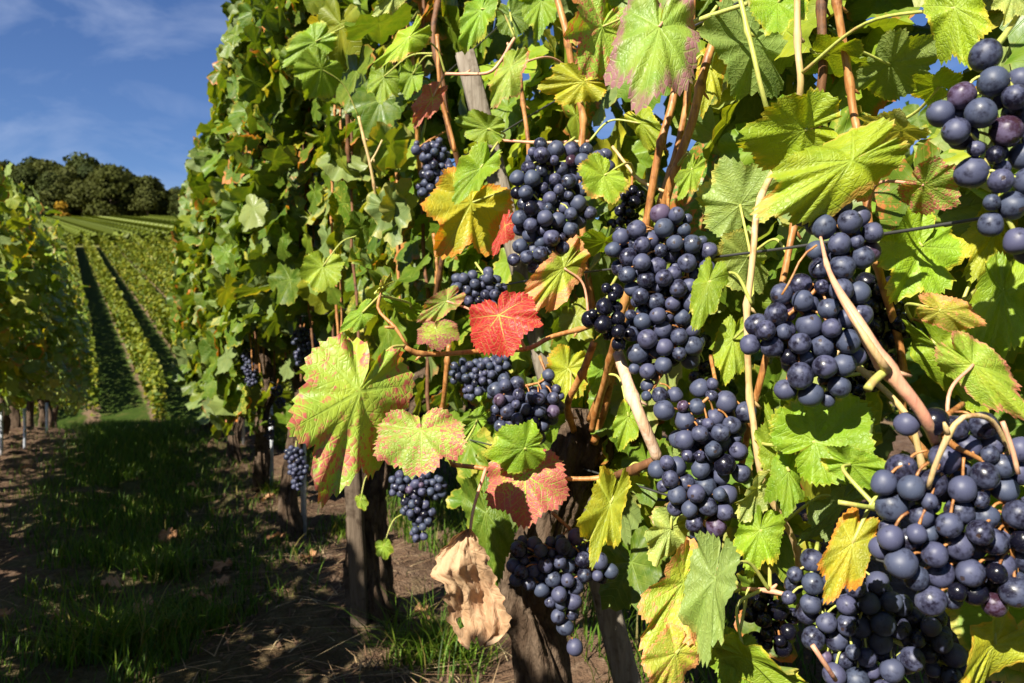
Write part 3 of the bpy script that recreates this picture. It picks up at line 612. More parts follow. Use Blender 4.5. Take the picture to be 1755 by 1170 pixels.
LF = [  # label, junction, tip, z, kind, options
 ("large lime leaf spotted with pink, biggest leaf at the end of the reaching shoot", (640,655),(535,855), .66,'blotch', dict(roll=-8, pitch=14, wid=.98, lobe=.7, fold=-.06, droop=-.02, curl=.05, ripple=.045, pet=(695,592,.70))),
 ("pink speckled green leaf overlapping the biggest spotted leaf on its right", (722,738),(722,824), .65,'spot', dict(pitch=28, wid=.86, lobe=.12, droop=.5, curl=.3, pet=(775,797,.77))),
 ("deep red leaf on the reaching shoot", (856,540),(884,614), .70,'red', dict(pitch=12, wid=1.0, lobe=.1, droop=.35, curl=.22, pet=(900,598,.74))),
 ("purple and yellow leaf left of the deep red leaf", (752,550),(757,604), .71,'purple', dict(pitch=18, wid=1.12, lobe=.1, droop=.5, curl=.4, pet=(735,602,.715))),
 ("small green leaf mottled with pink, resting above the purple and yellow leaf", (795,510),(722,540), .74,'spot', dict(pitch=10, roll=35, wid=.62, lobe=.2, pet=(830,602,.74))),
 ("rounded pink leaf with a net of green veins above the hanging bunch", (905,788),(910,908), .735,'pinkvein', dict(pitch=10, wid=.78, lobe=.08, droop=.25, curl=.15, pet=(840,803,.76))),
 ("fresh green leaf lying over the top of the pink veined leaf", (893,768),(838,772), .72,'bright', dict(pitch=0, roll=10, wid=1.1, lobe=.35, curl=.3, pet=(905,814,.76))),
 ("long drooping yellow leaf left of the broad lower bunch", (1066,838),(1012,972), .70,'lime', dict(pitch=8, roll=25, wid=.52, lobe=.65, fold=.35, curl=.1, ripple=.09, pet=(1100,795,.72))),
 ("small green leaf behind the long drooping yellow leaf", (1110,858),(1050,835), .73,'bright', dict(roll=-35, wid=.7, lobe=.4, fold=.3)),
 ("withered brown leaf hanging below the reaching shoot", (806,908),(835,1096), .72,'dry', dict(pitch=0, roll=-25, wid=.50, lobe=.3, fold=.75, droop=.1, curl=.3, ripple=.10, twist=.2, pet=(832,802,.76))),
 ("orange and pink leaf with a green heart left of the central bunch", (985,455),(905,520), .80,'orange', dict(pitch=12, roll=8, wid=.72, lobe=.4, pet=(1010,560,.80))),
 ("yellow leaf with orange margins in front of the wooden stake", (838,335),(770,440), .97,'yelor', dict(pitch=6, wid=.86, lobe=.85, droop=.2, curl=-.1)),
 ("smooth green leaf just above the yellow and orange leaf", (862,238),(782,208), .95,'green', dict(roll=15, wid=.8, lobe=.3)),
 ("narrow folded green leaf hanging over the yellow and orange leaf", (862,245),(782,345), .93,'green', dict(roll=48, wid=.55, lobe=.3, fold=.4)),
 ("small lime leaf with orange teeth overlapping the upper bunch", (1058,300),(1000,352), .76,'limeor', dict(roll=20, wid=.66, lobe=.5, fold=.25)),
 ("pale leaf with pink tips at the top, left of the purple edged leaf", (1065,0),(992,132), .70,'blotch', dict(pitch=8, roll=-12, wid=.70, lobe=.5, droop=.15)),
 ("large green leaf with purple lower edge hanging from the top of the photo", (1150,5),(1092,198), .66,'purpedge', dict(pitch=8, roll=10, wid=.62, lobe=.15, droop=.25, curl=.2)),
 ("yellow leaf with many teeth below the pale pink tipped leaf", (1032,130),(925,148), .84,'yellow', dict(roll=18, pitch=-15, wid=.62, lobe=.7, ripple=.08)),
 ("broad yellow green leaf above the curved leaf, right of centre", (1452,232),(1264,240), .555,'lime', dict(roll=8, pitch=4, wid=.62, lobe=.1, droop=.2)),
 ("long curved leaf with orange edge arching over a bunch", (1555,262),(1288,338), .505,'limeor', dict(roll=50, pitch=6, wid=.62, lobe=.1, droop=.35, fold=.05)),
 ("pale sunlit leaf behind the long curved leaf", (1592,236),(1470,212), .57,'pale', dict(roll=-30, wid=.55, lobe=.25)),
 ("leaf with pink teeth tucked under the long curved leaf", (1548,275),(1452,312), .54,'pinkedge', dict(roll=0, pitch=15, wid=.62, lobe=.35)),
 ("green leaf streaked with red between the curved leaf and the corner bunch", (1545,282),(1650,322), .53,'spot', dict(roll=10, wid=.66, lobe=.6)),
 ("bright green leaf hanging from the top edge, right of centre", (1345,-25),(1335,62), .62,'bright', dict(pitch=20, wid=.8, lobe=.3)),
 ("large yellow leaf at the top, left of the corner bunch", (1600,-20),(1650,122), .49,'lime', dict(roll=-12, wid=.62, lobe=.5)),
 ("pale green leaf in the top right corner of the photo", (1745,-20),(1722,45), .46,'pale', dict(wid=.7, lobe=.3)),
 ("yellow green leaf below the large yellow top leaf", (1650,150),(1565,125), .54,'lime', dict(roll=-25, wid=.62, lobe=.6)),
 ("dark veined leaf seen from below near the top right", (1480,70),(1625,150), .64,'green', dict(roll=15, wid=.85, lobe=.2, back=True)),
 ("small dark leaf hanging beside the pale upright cane at the top", (1378,118),(1488,120), .62,'green', dict(roll=40, wid=.7, lobe=.3)),
 ("big shaded leaf behind the canes at the top, right of centre", (1290,20),(1225,170), .70,'green', dict(roll=-15, wid=.7, lobe=.2, back=True)),
 ("big pale veined leaf seen from below, right of the central bunch", (1292,395),(1250,268), .68,'lime', dict(roll=10, wid=.75, lobe=.2, back=True, pet=(1290,520,.61))),
 ("lower half of the leaf backing onto the pale upright cane", (1285,400),(1225,490), .69,'lime', dict(roll=-10, wid=.8, lobe=.2, back=True)),
 ("narrow green leaf right of the central bunch", (1240,448),(1198,566), .60,'green', dict(roll=38, wid=.55, lobe=.3, pet=(1288,520,.60))),
 ("long green leaf sweeping up beneath the pinkish cane's bunch", (1345,800),(1488,668), .545,'bright', dict(roll=-50, wid=.6, lobe=.1, fold=.25)),
 ("wide green leaf behind the long sweeping leaf", (1375,690),(1505,690), .60,'green', dict(roll=30, wid=.6, lobe=.4)),
 ("glossy green leaf curling down right of the broad lower bunch", (1372,770),(1365,880), .56,'green', dict(roll=-20, pitch=20, wid=.62, lobe=.4, curl=.4)),
 ("tall dark green leaf to the left of the glossy curling leaf", (1330,835),(1318,700), .58,'green', dict(roll=25, wid=.45, lobe=.1)),
 ("sunlit green leaf left of the nearest bunch", (1425,792),(1542,822), .50,'bright', dict(roll=-28, wid=.5, lobe=.3)),
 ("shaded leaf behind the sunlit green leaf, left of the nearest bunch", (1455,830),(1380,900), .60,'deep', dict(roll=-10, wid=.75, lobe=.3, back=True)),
 ("whitish sunlit leaf right below the broad lower bunch", (1325,815),(1268,890), .575,'pale', dict(roll=-30, wid=.62, lobe=.4)),
 ("yellow green jagged leaf under the whitish sunlit leaf", (1318,880),(1290,992), .57,'lime', dict(roll=10, wid=.62, lobe=.6, ripple=.08)),
 ("pale crinkled leaf below the left side of the broad lower bunch", (1160,900),(1118,968), .66,'pale', dict(roll=-10, wid=.8, lobe=.5, ripple=.1)),
 ("large leaf turning from green to orange near the bottom edge", (1215,950),(1105,1120), .58,'orange2', dict(roll=-5, pitch=5, wid=.62, lobe=.3)),
 ("dull green folded leaf hanging over the orange one near the bottom", (1248,925),(1208,1142), .535,'green', dict(roll=40, wid=.42, lobe=.15, back=True, fold=.3)),
 ("pink and green leaf at the bottom edge below the orange one", (1190,1085),(1120,1175), .56,'orange2', dict(wid=.75, lobe=.3)),
 ("yellow leaf at the bottom edge under the shrivelled bunch", (1270,1110),(1405,1135), .56,'lime', dict(roll=12, pitch=12, wid=.62, lobe=.4)),
 ("green leaf at the bottom edge left of the yellow one", (1265,1090),(1235,1175), .57,'green', dict(wid=.7, lobe=.4)),
 ("yellow leaf with red lobes lying against the nearest bunch", (1500,885),(1415,1035), .465,'yelor', dict(roll=22, wid=.42, lobe=.75, pet=(1508,866,.47))),
 ("yellow leaf with green veins in the bottom right corner", (1725,1070),(1622,1150), .47,'yellow', dict(wid=.8, lobe=.3, pitch=10)),
 ("red and green leaf on a long stalk at the right, above the split cane", (1572,510),(1692,535), .52,'orange2', dict(roll=-38, wid=.55, lobe=.3, pet=(1562,548,.60))),
 ("tall yellow green leaf at the right edge, mid height", (1745,470),(1705,625), .56,'lime', dict(roll=-10, wid=.6, lobe=.25)),
 ("yellow green leaf in the fork right of the split pinkish cane", (1560,560),(1680,680), .585,'lime', dict(roll=12, wid=.62, lobe=.3)),
 ("long leaf with pink end at the right edge above the nearest bunch", (1602,580),(1755,702), .51,'pinkedge', dict(roll=-38, wid=.5, lobe=.3)),
 ("wide yellow leaf between the corner bunch and the split pinkish cane", (1655,360),(1560,500), .585,'lime', dict(roll=-5, wid=.85, lobe=.5)),
 ("small yellow leaf under the wide yellow leaf at the right", (1700,370),(1640,470), .60,'yellow', dict(wid=.7, lobe=.5)),
 ("narrow leaf with pink margin hanging under the horizontal twig, upper left of centre", (897,88),(842,182), .85,'pinkedge', dict(roll=45, wid=.6, lobe=.3)),
 ("small reddish leaf hanging left of the wooden stake", (762,148),(712,215), 1.0,'pinkvein', dict(roll=35, wid=.6, lobe=.3)),
 ("long green leaf with orange edge left of the dark canes", (735,40),(645,108), .95,'limeor', dict(roll=45, wid=.7, lobe=.2)),
 ("pale leaf with a pink streak at the top edge, left of centre", (680,-15),(640,20), .85,'pale', dict(wid=1.1, lobe=.3)),
 ("green leaf with a long drip point at the top between stake and canes", (840,-10),(800,75), .95,'bright', dict(roll=40, wid=.6, lobe=.1)),
 ("round green leaf left of the dark upright canes", (660,130),(655,175), 1.25,'green', dict(wid=1.0, lobe=.1)),
 ("hanging green leaf right of the round green leaf", (705,115),(695,165), 1.25,'green', dict(wid=.8, lobe=.1)),
 ("large smooth green leaf in the upper left canopy", (562,85),(515,165), 1.3,'green', dict(roll=-20, wid=.7, lobe=.1)),
 ("lime leaf above the large smooth leaf in the upper left canopy", (555,60),(490,105), 1.4,'bright', dict(roll=15, wid=.7, lobe=.2)),
 ("yellow green leaf alone in the middle of the dark canopy", (560,435),(545,500), 1.4,'lime', dict(wid=.95, lobe=.3)),
 ("small jagged leaf at the tip of the reaching shoot", (650,515),(582,560), .74,'bright', dict(roll=45, wid=.6, lobe=.3)),
 ("tiny yellow leaf sprouting at the shoot's upturned tip", (652,498),(665,478), .72,'yellow', dict(roll=30, wid=.7, lobe=.3)),
 ("green leaf behind the shoot tip, left of the mottled leaf", (700,520),(640,500), .80,'bright', dict(roll=-35, wid=.6, lobe=.3)),
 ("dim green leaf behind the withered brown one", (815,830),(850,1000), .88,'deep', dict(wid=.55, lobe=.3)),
 ("yellow leaf behind the canes left of the central bunch", (990,600),(955,690), .95,'yellow', dict(wid=.8, lobe=.3)),
 ("green leaf in the gap between red leaf and central bunch, below", (1040,610),(1015,670), .90,'bright', dict(wid=.8, lobe=.4)),
 ("yellow green leaf between central and right hand bunches", (1262,560),(1240,660), .70,'lime', dict(wid=.6, lobe=.2)),
 ("small yellow leaf left of the peeled cane", (1090,690),(1068,770), .80,'lime', dict(wid=.6, lobe=.3)),
 ("round green leaf sprouting from the gnarled trunk", (618,852),(628,872), 1.58,'bright', dict(wid=1.0, lobe=.1)),
 ("pair like round green leaf right of the trunk", (655,930),(660,955), 1.58,'bright', dict(wid=1.0, lobe=.1)),
 ("green leaf over the central bunch's top left", (1050,415),(990,408), .76,'bright', dict(roll=-35, wid=.7, lobe=.3)),
 ("small red folded leaf beside the upper bunch", (885,370),(848,440), .86,'red', dict(roll=55, wid=.6, lobe=.2)),
 ("lime leaf with orange edge right of the leaning canes", (1205,270),(1170,340), .68,'limeor', dict(roll=20, wid=.6, lobe=.4)),
 ("green leaf right of the pink speckled leaf", (835,705),(790,745), .86,'bright', dict(roll=20, wid=.7, lobe=.3)),
 ("yellow green leaf above the upper bunch between canes", (1075,190),(1130,260), .90,'lime', dict(wid=.8, lobe=.4)),
 ("green leaf at the top edge right of the straight cane", (930,-10),(915,70), .95,'green', dict(wid=.8, lobe=.3)),
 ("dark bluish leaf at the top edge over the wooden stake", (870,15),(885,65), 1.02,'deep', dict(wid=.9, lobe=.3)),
 ("yellow leaf behind the leaning canes", (1225,110),(1205,200), .80,'yellow', dict(wid=.6, lobe=.4)),
]
def dried(label, j, z):
    rows_ = [(906,800,807),(920,776,818),(940,757,830),(962,746,838),(984,738,846),(1000,757,852),(1012,764,857),(1030,763,863),(1050,768,869),(1068,771,875),(1082,779,877),(1094,790,858),(1101,800,836)]
    ry = np.array([q[0] for q in rows_]); n, m = 46, 40; rg = np.random.default_rng(2); V = []; U = []; U2 = []; Rd = []
    for a in range(n):
        t = a/(n-1); y = 906+195*t; xl = np.interp(y, ry, [q[1] for q in rows_]); xr = np.interp(y, ry, [q[2] for q in rows_])
        for c in range(m):
            u = c/(m-1); e = abs(2*u-1)
            jag = (3.0*math.sin(t*34)+2.2*math.sin(t*71+2))*(1 if .1 < t else 0)*e**4*(1 if u > .5 else -1) + 0
            x = xl+(xr-xl)*u + jag
            yy = y + (8*math.sin(u*9+1)+5*math.sin(u*23))*t**5
            dz = (.0035*math.sin(u*9+1.2+.9*t)+.002*math.sin(u*17+6.5*t)+.0015*math.sin(u*31+9*t))*min(1, t*2.5+.1) + .010*(2*u-1)**2*t + .006*math.sin(t*9+u*4) - .010*e**3 + .005*mnoise.noise(Vector((u*5, t*7, 1))) + .002*mnoise.noise(Vector((u*13, t*17, 4))) + .002*mnoise.noise(Vector((u*31, t*37, 4)))
            V.append(P(x, yy, z+dz)); fx_ = (u-.42)*.95*(.25+t*.8); fy_ = t*1.05
            U.append((fx_*.5+.5, fy_*.5+.5)); Rd.append(max(e**2*.95, t*.9)*.9)
            best = (9, 0)
            for an in (0, R(24), -R(24)):
                vv = abs(fx_*math.cos(an)-fy_*math.sin(an))
                if vv < best[0]: best = (vv, fx_*math.sin(an)+fy_*math.cos(an))
            U2.append((best[1], best[0]))
    V = np.array(V); i, k = np.meshgrid(np.arange(n-1), np.arange(m-1), indexing='ij'); q = np.stack([i*m+k, (i+1)*m+k, (i+1)*m+k+1, i*m+k+1], -1).reshape(-1, 4)
    keep = [f for f in range(len(q)) if not (35 <= q[f][0]//m <= 38 and 5 <= q[f][0] % m <= 7)]; q = q[keep]
    tp = dict(V=V, loops=q.ravel(), tot=np.full(len(q), 4), uv1=np.array(U)[q.ravel()], uv2=np.array(U2)[q.ravel()], rad=np.array(Rd))
    E = np.eye(3); me = leaf_mesh('leaf_blade', [tp], np.array([0]), np.zeros((1, 3)), E[None, 1], E[None, 2], np.ones(1), np.ones(1), np.array([[.50,.33,.19]]), np.array([[.36,.17,.09]]), np.array([[.40, .05, .3]]))
    jp = P(*j, z); root = empty('vine_leaf', tuple(jp)); tag(root, label, 'leaf', 'single leaves of the near vines'); link('leaf_blade', me, M_DRY, root)
    link('petiole', tubes_mesh('petiole', [smooth_path([P(804,925,z+.004), P(812,870,.735), P(833,802,.76)], [.0014, .0014, .0018], 8)], 8), M_CANEK, root); HERO.append(((808, 1000), (808, 1000), z, .05))
for i, (lb, j, tip, z, kind, kw) in enumerate(LF):
    if kind == 'dry': dried(lb, j, z)
    else: mkleaf(lb, j, tip, z, kind, seed=i+1, **kw)

# ------------------------------------------------------------------ canopy filler
TPL = [leaf_template(22, 5, 900+i, .05+.08*i, .05+.07*(i % 3), .15+.12*(i % 4), .1*(i % 3), .05+.02*(i % 3), .1*((i % 3)-1)) for i in range(6)]
TPLS = [leaf_template(13, 3, 950+i, .08+.14*i, .1, .25, .1, .07, .1*((i % 3)-1)) for i in range(4)]
PALET = np.array([(.11,.21,.018), (.085,.175,.015), (.15,.26,.02), (.20,.32,.025), (.30,.38,.03), (.44,.44,.035), (.07,.14,.02)])
PALETW = np.array([.25, .22, .2, .15, .10, .03, .05])
def blocked(pt, size, margin=.75, slack=.03, hero=True):
    """True where a random leaf would grow in front of a modelled bunch or leaf."""
    if pt[1] < .2: return False
    x, y = proj(pt); rp = size*F/pt[1]*margin
    for circ, z in BUNCH:
        if pt[1] < z+slack:
            for c in circ:
                if (x-c[0])**2+(y-c[1])**2 < (c[2]+rp)**2: return True
    if hero:
        for j, tip, z, s in HERO:
            if pt[1] < z+slack:
                cx, cy = (j[0]*.5+tip[0]*.5), (j[1]*.5+tip[1]*.5); r_ = .55*s*F/z
                if (x-cx)**2+(y-cy)**2 < (r_+rp*.6)**2: return True
    return False
def foliage(n, sampler, seed, size=(.045, .075), face=-NV, tpls=None, palw=None, upb=.45, rnd=.55, hero=True, tint=(1, 1, 1), check=True, mat=None, pal=PALET):
    rg = np.random.default_rng(seed); tpls = tpls or TPL; pos = []; sz = []
    for _ in range(n*3):
        if len(pos) >= n: break
        p = sampler(rg)
        if p is None: continue
        s = size[0]+(size[1]-size[0])*rg.random()**.8
        if check and blocked(p, s, hero=hero): continue
        pos.append(p); sz.append(s)
    n = len(pos); pos = np.array(pos); sz = np.array(sz)
    N = unit(face + UP*upb + rg.normal(0, rnd, (n, 3))); N = np.where(rg.random((n, 1)) < .16, -N, N)
    T = -UP + rg.normal(0, .55, (n, 3)); T = unit(T - N*(T*N).sum(1, keepdims=True))
    pos = pos - T*sz[:, None]*.4
    w_ = PALETW if palw is None else np.array(palw); w_ = w_/w_.sum(); k = rg.choice(len(pal), n, p=w_)
    base = pal[k]*(1+rg.normal(0, .12, (n, 1)))*(1+rg.normal(0, .05, (n, 3)))*np.array(tint)
    edge = np.where((rg.random((n, 1)) < .35), np.array([[.50,.18,.05]]), np.array([[.42,.38,.05]]))
    r_ = np.where(rg.random(n) < .07, .5, 0.); e_ = np.where(rg.random(n) < .25, .05+.25*rg.random(n), 0)
    par = np.stack([r_, e_, rg.random(n)], 1)
    return leaf_mesh('foliage', tpls, rg.integers(0, len(tpls), n), pos, T, N, sz, .75+.3*rg.random(n), np.maximum(base, .004), edge, par), pos

VS = [-.05, .90, 1.70, 2.50, 3.25, 4.05, 4.85, 5.55]
def topH(s): return CH + 1.50 + .08*math.sin(s*5.1+1) - .42*float(sstep(3.55, 3.75, s)) - .06*float(sstep(5.0, 6.2, s))
VLABEL = ["grapevine at the right edge with the thick pinkish cane", "grapevine whose leaning gnarled trunk stands behind the hanging bunch, lower middle",
 "grapevine tied to the weathered stake, its thick trunk left of the withered leaf", "grapevine with the trunk and metal stake under the big spotted leaf",
 "fourth grapevine along the right hand row, metal stake at its foot", "fifth grapevine along the right hand row, above two metal stakes", "sixth grapevine along the right hand row, near its far end", "last grapevine at the far end of the right hand row"]
def bark_fn(seed):
    a = np.random.default_rng(seed).random(5)*6.28
    def f(t, ph):
        tw = ph + 2.2*t
        return 1 + .16*np.sin(3*tw+a[0]+3*np.sin(t*5+a[4])) + .10*np.sin(7*tw+a[1]+6*t) + .07*np.sin(13*tw+a[2]+9*np.sin(t*7)) + .05*np.sin(23*tw + a[3]+25*t) + .10*np.sin(t*19+a[3])*np.sin(2*ph+a[1])
    return f
def bark_fine(seed):
    f0 = bark_fn(seed)
    def f(t, ph):
        g = f0(t, ph); A = np.zeros(np.broadcast(t, ph).shape); T_, P_ = np.broadcast_arrays(t, ph)
        for i in np.ndindex(A.shape):
            tw = P_[i]+1.6*T_[i]; c, s_ = math.cos(tw), math.sin(tw)
            n_ = abs(mnoise.noise(Vector((c*3.2, s_*3.2, T_[i]*3.5+seed)))); m_ = abs(mnoise.noise(Vector((c*8, s_*8, T_[i]*9+seed*2))))
            A[i] = .34*(.25-min(n_, .25)) + .22*(.2-min(m_, .2)) + .06*mnoise.noise(Vector((c*16, s_*16, T_[i]*40)))
        return g + A*1.1
    return f
def trunk(root, pts, rads, seed, parent):
    p, r = smooth_path(pts, rads, 22)
    return link('trunk', tubes_mesh('trunk', [(p, r)], 110, bark_fine(seed)), M_TRUNK, parent)
for k, s0 in enumerate(VS):
    base = row(s0, 0, 0); base[2] = gz(base[0], base[1])-.02
    root = empty('grapevine', tuple(base)); tag(root, VLABEL[k], 'grapevine', 'grapevines of the right hand row')
    if k == 1: tp_ = [P(955,1560,.98)*1, P(945,1250,.97), P(915,1080,.97), P(900,1010,.97), P(950,870,.97), P(1000,760,.96), P(1005,700,.96)]; tr_ = [.042, .034, .027, .026, .026, .028, .018]; tp_[0][2] = base[2]
    elif k == 2: tp_ = [P(655,1110,1.69), P(640,1040,1.69), P(632,950,1.69), P(632,860,1.70), P(645,780,1.72), P(690,690,1.72), P(760,640,1.70)]; tr_ = [.056, .046, .038, .034, .034, .032, .02]
    else:
        rg = np.random.default_rng(k*3+1); j = rg.normal(0, .025, (4, 3)); tp_ = [base, base+UP*.15+j[0]*.5, base+UP*.32+j[1], base+UP*.46+j[2], base+UP*.60+j[3]+DV*.05]; tr_ = [.032, .024, .021, .021, .013]
    if k == 0: tp_ = [q+NV*.08 for q in tp_]
    trunk(root, tp_, tr_, k+3, root)
    for i, (nm, m, pts, r) in enumerate(cane_defs.get(k-1, [])):
        p, rr = cane_path(pts, r, 7, (k-1)*31+i); link('cane', tubes_mesh('cane', [(p, rr)]+buds(p, rr, i+k), 12), m, root)
    rg = np.random.default_rng(k+50)
    if k >= 2:
        for q in range(7):
            s = s0-.35+q*.11+rg.normal(0, .02); h0 = .62+CH*.0; off = max(rg.normal(0, .05), -.03)
            hm = min(1.75, topH(s)-.22) if s < 2.9 else 1.35; pts = [row(s-.05, off*.5, .50), row(s, off, .85), row(s+rg.normal(0, .04), off, .85+(hm-.85)*.5), row(s+rg.normal(0, .06), off+rg.normal(0, .03), hm)]
            p, rr = cane_path(pts, .0036, 7, k*9+q); link('cane', tubes_mesh('cane', [(p, rr)], 8), M_CANE if q % 3 else M_CANED, root)
    if k == 0:
        def smp(rg, s0=s0): 
            return row(.12+rg.random()*.42-.10, .10+abs(rg.normal(0, .06)), .30+rg.random()*1.0)
        me, _ = foliage(250, smp, 10+k, (.05, .072), palw=[.12, .06, .2, .27, .32, .16, .0], hero=True)
    elif k == 1:
        def smp(rg, s0=s0):
            return row(.50+rg.random()*.82, .07+abs(rg.normal(0, .09)), .40+rg.random()**.85*1.25)
        me, _ = foliage(400, smp, 10+k, (.045, .070), palw=[.15, .10, .22, .25, .28, .14, .0])
        def smp2(rg): return row(.50+rg.random()*.85, .02+rg.random()*.13, .36+rg.random()*.42)
        me2, _ = foliage(170, smp2, 61, (.035, .06), palw=[.3, .3, .2, .1, .1, .0, .1], hero=True)
        link('foliage', me2, M_FOL, root)
    elif k == 2:
        def smp(rg, s0=s0):
            h = .46+rg.random()*1.5; b_ = -.06-.12*float(sstep(.9, 1.5, h))
            if h < CH-.05 and rg.random() < .75: return None
            return row(1.25+rg.random()*.95, b_+rg.random()*.34, h)
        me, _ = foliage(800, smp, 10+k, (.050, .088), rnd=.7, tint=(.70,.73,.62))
    else:
        def smp(rg, s0=s0):
            s = s0-.45+rg.random()*.9; h = .30+rg.random()*(topH(s)-.30); 
            if h < .50 and rg.random() < .6: return None
            bl = .15+.05*math.sin(s*4+h*5)-.10*float(sstep(1.2, 2.0, h))
            e = rg.random(); off = -bl + .34*e**1.6
            return row(s, off, h)
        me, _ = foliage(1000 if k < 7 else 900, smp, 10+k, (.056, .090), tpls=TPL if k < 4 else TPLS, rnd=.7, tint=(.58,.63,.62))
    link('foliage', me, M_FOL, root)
    if k in (0, 1):      # deeper leaves behind, their shade put in as a darker tint
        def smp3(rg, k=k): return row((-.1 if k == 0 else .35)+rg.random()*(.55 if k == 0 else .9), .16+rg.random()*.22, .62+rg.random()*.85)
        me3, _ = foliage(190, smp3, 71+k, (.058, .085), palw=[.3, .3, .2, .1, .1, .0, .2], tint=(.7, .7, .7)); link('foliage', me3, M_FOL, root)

# ------------------------------------------------------------------ stakes, posts, wires
def boxtube(name, p0, p1, w0, w1, mat, parent=None, sides=4, seg=14, seed=0):
    p, r = smooth_path([p0, (np.array(p0)+p1)/2+np.array([.002, 0, 0]), p1], [w0, (w0+w1)/2, w1], seg)
    fn = None
    if sides > 4:
        a = np.random.default_rng(seed).random(4)*6.28
        fn = lambda t, ph: (1/np.maximum(np.abs(np.cos(ph)), np.abs(np.sin(ph))))**.75*(1+.04*np.sin(11*ph+a[0])+.03*np.sin(17*ph+a[1]+2*t)+.03*np.sin(t*23+a[2]))
    return link(name, tubes_mesh(name, [(p, r)], sides, fn), mat, parent)
o = boxtube('wooden_stake', P(1075,1180,1.10), P(797,92,1.10), .017, .013, M_WOOD, sides=32, seed=3); p_ = o
tag(o, "weathered grey wooden stake leaning up through the leaves left of the straight cane", 'stake', 'wooden stakes')
# extend its foot into the soil
f0 = P(1075,1180,1.10); o2 = None
pp0 = f0 + (f0-P(797,92,1.10))*.62; pp0[2] = min(pp0[2], gz(pp0[0], pp0[1])-.03)
bpy.data.objects.remove(o); o = boxtube('wooden_stake', pp0, P(797,92,1.10), .020, .013, M_WOOD, sides=32, seed=3); tag(o, "weathered grey wooden stake leaning up through the leaves left of the straight cane", 'stake', 'wooden stakes')
q = P(618,1100,1.63); q[2] = gz(q[0], q[1])-.03
o = boxtube('wooden_stake', q, P(598,690,1.63), .017, .016, M_WOODB, sides=32, seed=4); tag(o, "short thick wooden stake pressed against the gnarled trunk", 'stake', 'wooden stakes')
for i, (px, z, top, lb) in enumerate([(642, 1.80, 780, "thin metal stake just right of the gnarled trunk"), (516, 2.45, 700, "metal stake under the ragged tip of the big spotted leaf"),
      (462, 3.25, 680, "metal stake in front of the shaded bunch, third along the row"), (403, 4.3, 560, "left stake of the farthest pair of metal stakes"), (415, 4.5, 560, "right stake of the farthest pair of metal stakes"),]):
    x = (px-877.5)/F*z; g = gz(x, z); a = np.array([x, z, g-.03]); t_ = P(px-2, top, z)
    m = .0085 if i else .005
    # angle-iron section: two thin webs
    Vx = []; Lq = []; n0 = 0
    for (dx, dy) in ((m, .0018), (.0018, m)):
        for p0 in (a, t_):
            for cx, cy in ((0, 0), (dx*2, 0), (dx*2, dy*2), (0, dy*2)): Vx.append(p0+np.array([cx, cy, 0]) + (np.array([.0, .0002, 0]) if dx > dy else 0))
        Lq += [[n0, n0+1, n0+5, n0+4], [n0+1, n0+2, n0+6, n0+5], [n0+2, n0+3, n0+7, n0+6], [n0+3, n0, n0+4, n0+7], [n0+4, n0+5, n0+6, n0+7], [n0+3, n0+2, n0+1, n0]]; n0 += 8
    me = npmesh('metal_stake', np.array(Vx), np.array(Lq), [4]*len(Lq), smooth=False); o = link('metal_stake', me, M_METAL); tag(o, lb, 'stake', 'metal stakes of the right hand row')
for i, (h, off, lb) in enumerate([(CH+.077, .0, "trellis wire crossing behind the bunches at mid height"), (CH+.296, .02, "trellis wire just under the yellow toothed leaf"), (CH+.45, .02, "trellis wire near the top edge above the wooden stake"), (CH+.80, .02, "topmost trellis wire hidden in the upper leaves"), (.47, .03, "lowest trellis wire near the trunks")]):
    pts = [row(s, off, h-.006*math.sin(s*3.7)**2) for s in np.linspace(-.3, 6.1, 60)]
    o = link('trellis_wire', tubes_mesh('trellis_wire', [(np.array(pts), np.full(60, .0012))], 6), M_WIRE); tag(o, lb, 'wire', 'trellis wires of the right hand row')

